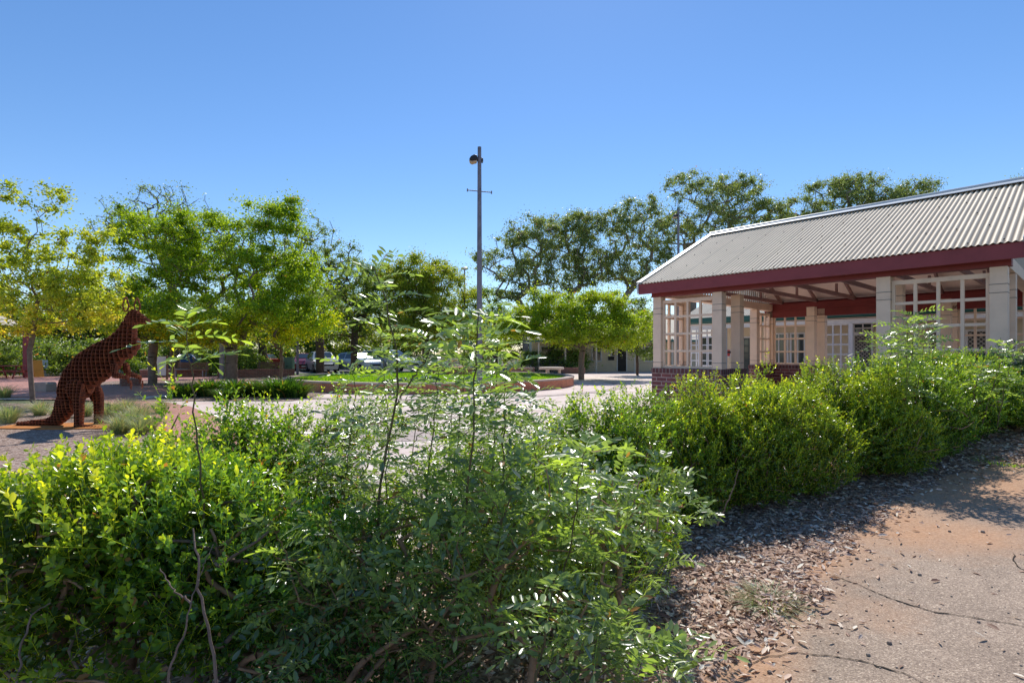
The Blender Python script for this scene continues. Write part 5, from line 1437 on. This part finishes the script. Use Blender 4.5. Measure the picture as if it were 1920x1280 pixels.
def plates(bm, name, sx, sz, thick=.009, parent=None, offx=0.0, offz=0.0, sx_only=False):
    out = bmesh.new()
    xs = [v.co.x for v in bm.verts]; zs = [v.co.z for v in bm.verts]
    def cut(co, no, th):
        b2 = bm.copy()
        g = bmesh.ops.bisect_plane(b2, geom=b2.verts[:]+b2.edges[:]+b2.faces[:], plane_co=co, plane_no=no, dist=1e-5)
        ed = [e for e in g['geom_cut'] if isinstance(e, bmesh.types.BMEdge)]
        if ed:
            b3 = bmesh.new(); mp = {}
            for e in ed:
                vs = []
                for v in e.verts:
                    if v not in mp: mp[v] = b3.verts.new(v.co)
                    vs.append(mp[v])
                try: b3.edges.new(vs)
                except ValueError: pass
            bmesh.ops.triangle_fill(b3, use_beauty=True, edges=b3.edges[:], normal=no)
            ret = bmesh.ops.extrude_face_region(b3, geom=b3.faces[:])
            bmesh.ops.translate(b3, verts=[v for v in ret['geom'] if isinstance(v, bmesh.types.BMVert)], vec=Vector(no)*th)
            tmp = bpy.data.meshes.new('t'); b3.to_mesh(tmp); b3.free(); out.from_mesh(tmp); bpy.data.meshes.remove(tmp)
        b2.free()
    if sx:
        for k in range(int(math.floor(min(xs)/sx)), int(math.ceil(max(xs)/sx))+1):
            c = k*sx+offx
            if min(xs)+.004 < c < max(xs)-.004: cut((c, 0, 0), (1, 0, 0), thick)
    if sz:
        for k in range(int(math.floor(min(zs)/sz)), int(math.ceil(max(zs)/sz))+1):
            c = k*sz+offz
            if min(zs)+.004 < c < max(zs)-.004: cut((0, 0, c), (0, 0, 1), thick)
    bmesh.ops.recalc_face_normals(out, faces=out.faces)
    me = bpy.data.meshes.new(name); out.to_mesh(me); out.free(); bm.free()
    return link_mesh(name, me, M['rust'], parent)
body = blob([[K(470,860,60,62),K(488,770,96,84),K(548,675,116,92),K(635,592,124,96),K(725,535,120,92),K(815,490,114,84),K(888,440,106,72),K(932,390,96,60),K(955,325,76,50),K(974,262,60,44)],
             [K(548,675,116,92),K(665,645,98,82),K(745,615,84,72),K(840,550,76,64)], [K(515,770,92,90),K(585,745,88,84)], [K(950,465,76,54),K(998,425,62,44)]])
plates(body, 'body_plates', .085, .075, parent=kang)
head = blob([[K(980,255,56,44),K(1000,225,54,44),K(1038,235,44,36),K(1080,252,32,28),K(1112,262,22,24)]], .025)
plates(head, 'head_plates', .070, .042, parent=kang, offx=.018, offz=.013)
for s in (-1, 1):
    lg = blob([[K(600,750,80,40,.24*s),K(640,810,50,36,.26*s)],[K(640,810,50,36,.27*s),K(645,900,42,34,.28*s),K(640,1015,36,30,.28*s)],[K(625,1018,26,24,.28*s),K(700,1022,22,24,.28*s),K(790,1024,16,22,.28*s)]], .025)
    plates(lg, 'leg_plates', .07, .06, parent=kang, offx=.02*s+.003, offz=.02+.008*s)
    ar = blob([[K(890,590,34,22,.18*s),K(905,650,26,20,.22*s),K(950,655,22,18,.22*s),K(1000,670,20,18,.20*s)],[K(1000,670,18,16,.20*s),K(1025,720,16,14,.18*s),K(1018,750,10,10,.18*s)]], .016)
    plates(ar, 'arm_plates', .05, .045, thick=.007, parent=kang, offx=.015+.005*s, offz=.017+.006*s)
    # ear loop
    ex, ez = cc(985 + (22 if s > 0 else -25), 140); mb = MB(); ring = []
    for k in range(17):
        a = 2*math.pi*k/16; ring.append((ex+.050*math.cos(a)*(1 if math.sin(a) < .2 else .62), .09*s+.02*math.cos(a), ez+.135*math.sin(a)))
    mb.tube(ring, .016, 6, cap=False); mb.build('ear', M['rust'], kang, smooth=True)
tl = blob([[K(470,850,90,70),K(425,930,70,55),K(390,975,50,44),K(320,996,36,32),K(220,1003,30,28),K(70,1008,20,22)]], .025)
plates(tl, 'tail_plates', .07, .05, parent=kang, offx=.035, offz=.033)
mb = MB()
mb.prism([((0-720)/374., -.45), ((500-720)/374., -.55), ((980-720)/374., -.45), ((1000-720)/374., .35), ((480-720)/374., .5), ((0-720)/374., .3)], 'z', .0, .036)
mb.build('base_plate', M['rust_o'], kang)

# ------------------------------------------------------------------ cars
def carpaint(name, c):
    m, nt, N, L = new_mat(name)
    out = N.new('ShaderNodeOutputMaterial'); b = N.new('ShaderNodeBsdfPrincipled'); L.new(b.outputs[0], out.inputs[0])
    n = N.new('ShaderNodeTexNoise'); n.inputs['Scale'].default_value = 3; tc = N.new('ShaderNodeTexCoord'); L.new(tc.outputs['Object'], n.inputs[0])
    r = N.new('ShaderNodeValToRGB'); r.color_ramp.elements[0].color = (*[x*.85 for x in c], 1); r.color_ramp.elements[1].color = (*c, 1)
    L.new(n.outputs[0], r.inputs[0]); L.new(r.outputs[0], b.inputs['Base Color']); b.inputs['Roughness'].default_value = .28; b.inputs['Metallic'].default_value = .25
    b.inputs['Coat Weight'].default_value = .6; b.inputs['Coat Roughness'].default_value = .05
    return m
M['headlight'] = surf('headlight_glass', (.6, .62, .65), .1, .05, 3, 0, spec=.8)
M['taillight'] = surf('taillight', (.4, .02, .02), .2, .05, 3, 0)
def car(px, Y, rz, paint, label, style='sedan', scale=1.0):
    t = empty('parked_car', ((px-960)/F*Y, Y, .01), rz, label, 'car', 'cars parked beyond the plaza')
    L_, W_ = 4.4, 1.72
    # side profile (x forward), body shell below windows
    if style == 'wagon':
        top = [(-2.15,.95),(-2.05,1.42),(-1.2,1.52),(.3,1.50),(1.0,1.02),(2.0,.88),(2.18,.62)]; hood = 1.02
    elif style == 'hatch':
        top = [(-2.0,.98),(-1.6,1.42),(-.7,1.50),(.35,1.46),(1.05,1.02),(1.9,.88),(2.1,.60)]
    else:
        top = [(-2.18,.96),(-1.5,1.0),(-1.0,1.38),(-.1,1.44),(.5,1.38),(1.15,.98),(2.0,.84),(2.18,.60)]
    belt = .93
    n = 40; xs = np.linspace(-2.19, 2.19, n)
    tx = [p[0] for p in top]; tz = [p[1] for p in top]
    def arch(x):
        z = .22
        for cx in (-1.35, 1.38):
            d = abs(x-cx)
            if d < .37: z = max(z, .30+math.sqrt(.37**2-d*d))
        return z
    V = []; Fc = []
    for x in xs:
        zt = float(np.interp(x, tx, tz)); zb = arch(x); endf = 1-.10*max(0, (abs(x)-1.6)/.6)**2; w = W_/2*endf
        zbelt = min(belt, zt-.01)
        tw = w*(1-.22*max(0, (zt-belt))/.5)
        zm = min(.6, zbelt-.02)
        zb = min(zb, zm-.02)
        ring = [(-w*.93, zb), (-w, zm), (-w*.97, zbelt), (-tw*.92, zt-.02), (-tw*.6, zt), (tw*.6, zt), (tw*.92, zt-.02), (w*.97, zbelt), (w, zm), (w*.93, zb)]
        V += [(x, a, b) for a, b in ring]
    k = 10
    for i in range(n-1):
        for j in range(k-1): Fc.append((i*k+j, i*k+j+1, (i+1)*k+j+1, (i+1)*k+j))
        Fc.append((i*k+k-1, i*k, (i+1)*k, (i+1)*k+k-1))
    Fc.append(tuple(range(k))); Fc.append(tuple((n-1)*k+j for j in range(k)))
    mb = MB(); mb.add(V, Fc); mb.build('body', paint, t, smooth=True)
    # windows: follow the cabin
    xs0 = [p for p in top if p[1] > 1.3]; xa, xb = xs0[0][0], xs0[-1][0]
    def side_pt(x, f):
        zt = float(np.interp(x, tx, tz)); w = W_/2; tw = w*(1-.22*max(0, (zt-belt))/.5)
        z = belt+.04+(zt-.07-belt-.04)*f; fr = (z-belt)/max(.05, (zt-.02-belt)); return w*.97+(tw*.92-w*.97)*fr+.006, z
    for s in (-1, 1):
        segs = [(xa-.02 if style == 'sedan' else xa+.05, (xa+xb)/2-.05), ((xa+xb)/2+.03, xb+.18)]
        for (p, q) in segs:
            mb = MB(); V = []; m_ = 8
            for i in range(m_+1):
                x = p+(q-p)*i/m_
                for f in (0, 1):
                    y, z = side_pt(x, f); V.append((x, s*y, z))
            mb.add(V, [(2*i, 2*i+1, 2*i+3, 2*i+2) for i in range(m_)]); mb.build('side_window', M['glass'], t)
    def slope_glass(x0_, x1_, name):
        mb = MB(); V = []
        for x in (x0_, (x0_+x1_)/2, x1_):
            zt = float(np.interp(x, tx, tz)); tw = W_/2*(1-.22*max(0, (zt-belt))/.5)*.80
            nx = .018 if x1_ > 0 else -.018
            V += [(x+nx, -tw, zt+.012), (x+nx, tw, zt+.012)]
        mb.add(V, [(0,1,3,2),(2,3,5,4)]); mb.build(name, M['glass'], t)
    slope_glass(top[-4][0]+.06, top[-3][0]-.08, 'windscreen')
    if style == 'sedan': slope_glass(-1.46, -1.05, 'rear_window')
    else: slope_glass(top[0][0]+.05, top[1][0]-.02, 'rear_window')
    for cx in (-1.35, 1.38):
        for s in (-1, 1):
            mb = MB()
            prof = [(.20, -.10), (.31, -.10), (.325, -.07), (.325, .07), (.31, .10), (.20, .10)]
            kk = 20; V = []; Fc = []
            for r_, o_ in prof:
                for j in range(kk):
                    a = 2*math.pi*j/kk; V.append((cx+r_*math.cos(a), s*(W_/2-.11)+o_, .325+r_*math.sin(a)))
            for i in range(5):
                for j in range(kk): Fc.append((i*kk+j, i*kk+(j+1) % kk, (i+1)*kk+(j+1) % kk, (i+1)*kk+j))
            mb.add(V, Fc); w_ = mb.build('wheel', M['rubber'], t, smooth=True)
            mb = MB(); V = [(cx, s*(W_/2-.02), .325)]; 
            for j in range(10):
                a = 2*math.pi*j/10; r_ = .21 if j % 2 == 0 else .20; V.append((cx+r_*math.cos(a), s*(W_/2-.03), .325+r_*math.sin(a)))
            mb.add(V, [(0, 1+j, 1+(j+1) % 10) for j in range(10)]); mb.build('rim', M['rim'], w_)
    for s in (-1, 1):
        mb = MB(); mb.box(2.02, 2.17, s*.60-.17, s*.60+.17, .62, .76); mb.build('headlight', M['headlight'], t, bevel=.02)
        mb = MB(); mb.box(-2.19, -2.10, s*.66-.12, s*.66+.12, .72, .88); mb.build('tail_light', M['taillight'], t, bevel=.01)
        mb = MB(); mb.box(.78, .92, s*.90-.09, s*.90+.07, .95, 1.07); mb.build('wing_mirror', paint, t, bevel=.02)
    mb = MB(); mb.box(2.15, 2.20, -.45, .45, .48, .60); mb.build('grille', M['dark'], t)
    mb = MB(); mb.box(2.19, 2.205, -.18, .18, .36, .45); mb.build('number_plate', M['white'], t)
    t.scale = (scale,)*3
    return t
silver = carpaint('silver_paint', (.42, .44, .46)); white = carpaint('white_car_paint', (.60, .62, .64)); maroonc = carpaint('maroon_car_paint', (.22, .015, .035)); blue = carpaint('blue_car_paint', (.015, .05, .16)); darkc = carpaint('dark_car_paint', (.02, .025, .05)); redc = carpaint('red_car_paint', (.35, .03, .02)); silver2 = carpaint('pale_blue_silver_paint', (.40, .47, .53))
car(603, 42.5, math.radians(-60), silver, 'silver hatchback parked beside the grey post', 'hatch', 1.08)
car(668, 42, math.radians(-38), silver2, 'pale blue silver sedan behind the small dark trunk', 'sedan', 1.1)
car(732, 42.5, math.radians(-28), white, 'white wagon parked right of the silver sedan', 'wagon', 1.16)
car(571, 46, math.radians(-70), maroonc, 'maroon hatchback left of the silver hatchback', 'hatch')
car(862, 47, math.radians(-60), darkc, 'dark blue sedan behind the boulders', 'sedan')
car(344, 42, math.radians(180), blue, 'blue sedan behind the slatted bench', 'sedan', 1.0)
car(472, 46, math.radians(175), redc, 'red car half hidden behind the timber bench', 'hatch', 1.0)

# ------------------------------------------------------------------ plaza furniture
def at(px, Y, z=0.0): return ((px-960)/F*Y, Y, z)
# picnic shelter with maroon posts
sh_ = empty('picnic_shelter', at(-2, 32), math.radians(8), 'maroon post shelter at the far left edge', 'shelter')
for (x, y) in ((1.45, 0), (-.2, 0)):
    mb = MB(); mb.box(x-.11, x+.11, y-.11, y+.11, 0, 2.75); mb.box(x-.19, x+.19, y-.19, y+.19, 2.75, 2.95); mb.box(x-.26, x+.26, y-.15, y+.15, 2.951, 3.08); mb.build('post', M['maroon'], sh_, bevel=.01)
mb = MB(); mb.box(-3.4, -.75, -.1, .1, 3.09, 3.25); mb.build('beam', M['maroon'], sh_)
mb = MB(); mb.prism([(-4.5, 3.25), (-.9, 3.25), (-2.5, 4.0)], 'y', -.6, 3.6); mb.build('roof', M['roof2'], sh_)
# picnic table
pt = empty('picnic_table', at(18, 31), math.radians(15), 'red brown picnic table beside the maroon shelter post', 'table')
mb = MB(); mb.box(-.6, .6, -.35, .35, .72, .77); mb.build('table_top', M['maroon2'], pt)
for s in (-1, 1):
    mb = MB(); mb.box(-.6, .6, s*.7-.13, s*.7+.13, .43, .47); mb.build('seat', M['maroon2'], pt)
for x in (-.45, .45):
    mb = MB(); mb.bar((x, -.6, .0), (x, -.2, .71), .05, .07); mb.bar((x, .6, 0), (x, .2, .71), .05, .07); mb.bar((x, -.8, .40), (x, .8, .40), .049, .06); mb.build('leg_frame', M['maroon2'], pt)
def aframe(px, Y, mat, label, rz=.3, h=1.05, w=.5):
    t = empty('sandwich_board', at(px, Y), rz, label, 'sign')
    mb = MB(); mb.bar((0, -.28, 0), (0, -.03, h), w, .03, (0, 1, 0)); mb.build('front_board', mat, t)
    mb = MB(); mb.bar((0, .28, 0), (0, .03, h), w, .03, (0, 1, 0)); mb.build('back_board', mat, t)
aframe(69, 33, M['yellow'], 'yellow sandwich board sign on the plaza left of the kangaroo', 1.2)
aframe(80, 34.5, M['flash'], 'grey sandwich board sign behind the yellow one', .9)
nb_ = empty('notice_board', at(300, 29.5), math.radians(10), 'white notice board in a brown frame beside the thin tree trunk', 'sign')
for x in (-.36, .36):
    mb = MB(); mb.box(x-.04, x+.04, -.04, .04, 0, 1.35); mb.build('leg', M['wood'], nb_)
mb = MB(); mb.box(-.318, .318, -.02, .02, .25, 1.3); mb.build('panel', M['white'], nb_)
# low brick walls
def lowwall(px0, Y0, px1, Y1, h, label, cap=True, mat='brick_low'):
    a = np.array(at(px0, Y0)); b = np.array(at(px1, Y1)); L_ = np.linalg.norm(b-a); rz = math.atan2(b[1]-a[1], b[0]-a[0])
    t = empty('low_wall', tuple(a), rz, label, 'wall', 'low brick seat walls of the plaza')
    mb = MB(); mb.box(0, L_, -.14, .14, -.05, h); mb.build('brick_wall', M[mat], t)
    if cap: mb = MB(); mb.box(-.02, L_+.02, -.17, .17, h, h+.06); mb.build('cap', M['cap'], t, bevel=.01)
lowwall(262, 32, 392, 34, .45, 'low brick wall with pale cap behind the notice board')
lowwall(408, 31.5, 552, 33.5, .50, 'dark brown brick wall right of the forked trunk', cap=False)
lowwall(950, 37.5, 1000, 39, .40, 'low brick wall behind the lawn left of the bicycles')
lowwall(1048, 39.5, 1096, 38.5, .45, 'dark brick wall behind the lime tree trunk', cap=False)
lowwall(225, 24, 262, 24.5, .3, 'low pale capped wall just right of the kangaroo chest')
# concrete block seat
mb = MB(); mb.prism([(-.3,0),(.3,0),(.3,.30),(.24,.36),(-.24,.36),(-.3,.30)], 'y', -.25, .25)
o = mb.build('block_seat', M['cap'], None, bevel=.02); o.location = at(82, 20.5); tag(o, 'pale concrete block seat behind the kangaroo tail', 'seat')
def bench(px, Y, rz, label, w=1.7):
    t = empty('bench', at(px, Y), rz, label, 'bench', 'timber benches on the plaza')
    mb = MB()
    for k in range(4): mb.box(-w/2, w/2, -.22+k*.11, -.13+k*.11, .42, .46)
    mb.build('seat', M['wood'], t); mb = MB()
    for k in range(4): mb.bar((-w/2, .24+k*.025, .53+k*.11), (w/2, .24+k*.025, .53+k*.11), .03, .085)
    mb.build('backrest', M['wood'], t)
    for x in (-w/2+.15, w/2-.15):
        mb = MB(); mb.box(x-.03, x+.03, -.2, -.14, 0, .418); mb.bar((x, .19, 0), (x, .34, .92), .05, .05); mb.build('leg', M['steelpole'], t)
bench(358, 33, .05, 'grey timber bench with slatted back in front of the blue car', 1.9)
bench(505, 35.5, .05, 'timber bench behind the dark brick wall', 1.8)
# cabinet
cb_ = empty('utility_cabinet', at(539, 37), .1, 'pale green utility cabinet beyond the slim young tree', 'cabinet')
mb = MB(); mb.box(-.4, .4, -.3, .3, 0, 1.15); mb.build('body', M['boxgreen'], cb_, bevel=.02)
mb = MB(); mb.box(-.44, .44, -.34, .34, 1.151, 1.2); mb.build('lid', M['boxgreen'], cb_, bevel=.01)
mb = MB(); mb.box(-.005, .005, -.306, -.3005, .1, 1.1); mb.box(.04, .10, -.33, -.301, .55, .62); mb.build('door_handle', M['dark'], cb_)
# grey column
o = MB().box(-.10, .10, -.10, .10, 0, 2.2).build('column', M['steelpole'], None, bevel=.01); o.location = at(416, 31); tag(o, 'plain pale grey column left of the forked tree trunk', 'column')
# round concrete seat + bicycles
cs = empty('concrete_table', at(1034, 34), 0, 'round pale concrete slab table behind the planter lawn', 'table')
mb = MB(); mb.lathe([(.78,.46),(.80,.48),(.80,.58),(.78,.60)], k=30); mb.build('table_top', M['concrete'], cs, smooth=True)
for a in (0, 2.1, 4.2):
    mb = MB(); mb.lathe([(.09,0),(.09,.459)], .5*math.cos(a), .5*math.sin(a), k=10); mb.build('leg', M['concrete'], cs)
def bicycle(px, Y, rz, label):
    t = empty('bicycle', at(px, Y, .0), rz, label, 'bicycle', 'bicycles parked before the far wing')
    for x in (-.52, .52):
        mb = MB(); mb.tube([(x+.33*math.cos(a), 0, .34+.33*math.sin(a)) for a in np.linspace(0, 2*math.pi, 25)], .018, 6, cap=False); w = mb.build('wheel', M['rubber'], t)
        mb = MB()
        for a in np.linspace(0, math.pi, 7)[:-1]: mb.tube([(x-.31*math.cos(a), 0, .34-.31*math.sin(a)), (x+.31*math.cos(a), 0, .34+.31*math.sin(a))], .003, 3)
        mb.build('spokes', M['rim'], w)
    mb = MB()
    for a, b in (((-.52,0,.34),(-.05,0,.30)),((-.05,0,.30),(-.2,0,.85)),((-.52,0,.34),(-.17,0,.78)),((-.05,0,.30),(.38,0,.75)),((-.17,0,.78),(.36,0,.80)),((.52,0,.34),(.36,0,.95))):
        mb.tube([a, b], .017, 6)
    mb.build('frame', M['poledark'], t)
    mb = MB(); mb.tube([(.36,-.25,1.0),(.36,0,.96),(.36,.25,1.0)], .014, 6); mb.build('handlebar', M['poledark'], t)
    mb = MB(); mb.box(-.33, -.08, -.06, .06, .86, .92); mb.build('saddle', M['rubber'], t, bevel=.02)
bicycle(1003, 40, .2, 'leftmost dark bicycle before the far wing'); bicycle(1022, 40.5, -.3, 'dark bicycle in the middle of the parked row'); bicycle(1052, 40.3, .5, 'rightmost bicycle, near the lime tree trunk')
# wire fence beyond the car park
fn = empty('wire_fence', at(520, 57), 0, 'thin wire fence beyond the car park', 'fence')
mb = MB(); mb.tube([(-26, 0, 1.6), (20, 0, 1.6)], .03, 5); mb.tube([(-26, 0, .9), (20, 0, .9)], .012, 4); mb.tube([(-26, 0, .2), (20, 0, .2)], .012, 4); mb.build('rail', M['steelpole'], fn)
for k in range(16):
    mb = MB(); mb.tube([(-26+k*3.06, 0, 0), (-26+k*3.06, 0, 1.6)], .03, 6); mb.build('post', M['steelpole'], fn)

# ------------------------------------------------------------------ camera, light, world
cam = bpy.data.cameras.new('camera'); co = bpy.data.objects.new('camera', cam); COL.objects.link(co)
co.location = (0, 0, EYE); co.rotation_euler = (math.radians(90), 0, 0)
cam.sensor_width = 36; cam.lens = F/1920*36; cam.shift_y = (HOR-640)/1920; cam.clip_start = .05; cam.clip_end = 3000
scn.camera = co
AZ = math.radians(8); EL = math.radians(48)
sd = Vector((math.sin(AZ)*math.cos(EL), math.cos(AZ)*math.cos(EL), math.sin(EL)))
sun = bpy.data.lights.new('sun', 'SUN'); so = bpy.data.objects.new('sun', sun); COL.objects.link(so)
sun.energy = 5.0; sun.angle = math.radians(.53); sun.color = (1, .955, .88)
so.rotation_euler = sd.to_track_quat('Z', 'Y').to_euler(); so.location = (0, 0, 30)
w = bpy.data.worlds.new('World'); scn.world = w; w.use_nodes = True
nt = w.node_tree; nt.nodes.clear()
out = nt.nodes.new('ShaderNodeOutputWorld'); bg = nt.nodes.new('ShaderNodeBackground'); sk = nt.nodes.new('ShaderNodeTexSky')
sk.sky_type = 'NISHITA'; sk.sun_disc = False; sk.sun_elevation = EL; sk.sun_rotation = AZ
sk.altitude = 200; sk.air_density = 1.0; sk.dust_density = .05; sk.ozone_density = 3.5
hs = nt.nodes.new('ShaderNodeHueSaturation'); hs.inputs['Saturation'].default_value = 1.16; hs.inputs['Value'].default_value = 1.0
nt.links.new(sk.outputs[0], hs.inputs['Color']); tm_ = nt.nodes.new('ShaderNodeMix'); tm_.data_type = 'RGBA'; tm_.blend_type = 'MULTIPLY'; tm_.inputs[0].default_value = 1; tm_.inputs[7].default_value = (1.05, 1.0, 1.02, 1)
nt.links.new(hs.outputs[0], tm_.inputs[6]); nt.links.new(tm_.outputs[2], bg.inputs[0]); bg.inputs[1].default_value = .15
nt.links.new(bg.outputs[0], out.inputs[0])
scn.view_settings.view_transform = 'Standard'; scn.view_settings.look = 'None'; scn.view_settings.exposure = 0
scn.render.engine = 'CYCLES'
scn.cycles.max_bounces = 8; scn.cycles.diffuse_bounces = 4; scn.cycles.glossy_bounces = 2; scn.cycles.transmission_bounces = 4
scn.cycles.sample_clamp_indirect = 6
scn.cycles.use_denoising = True
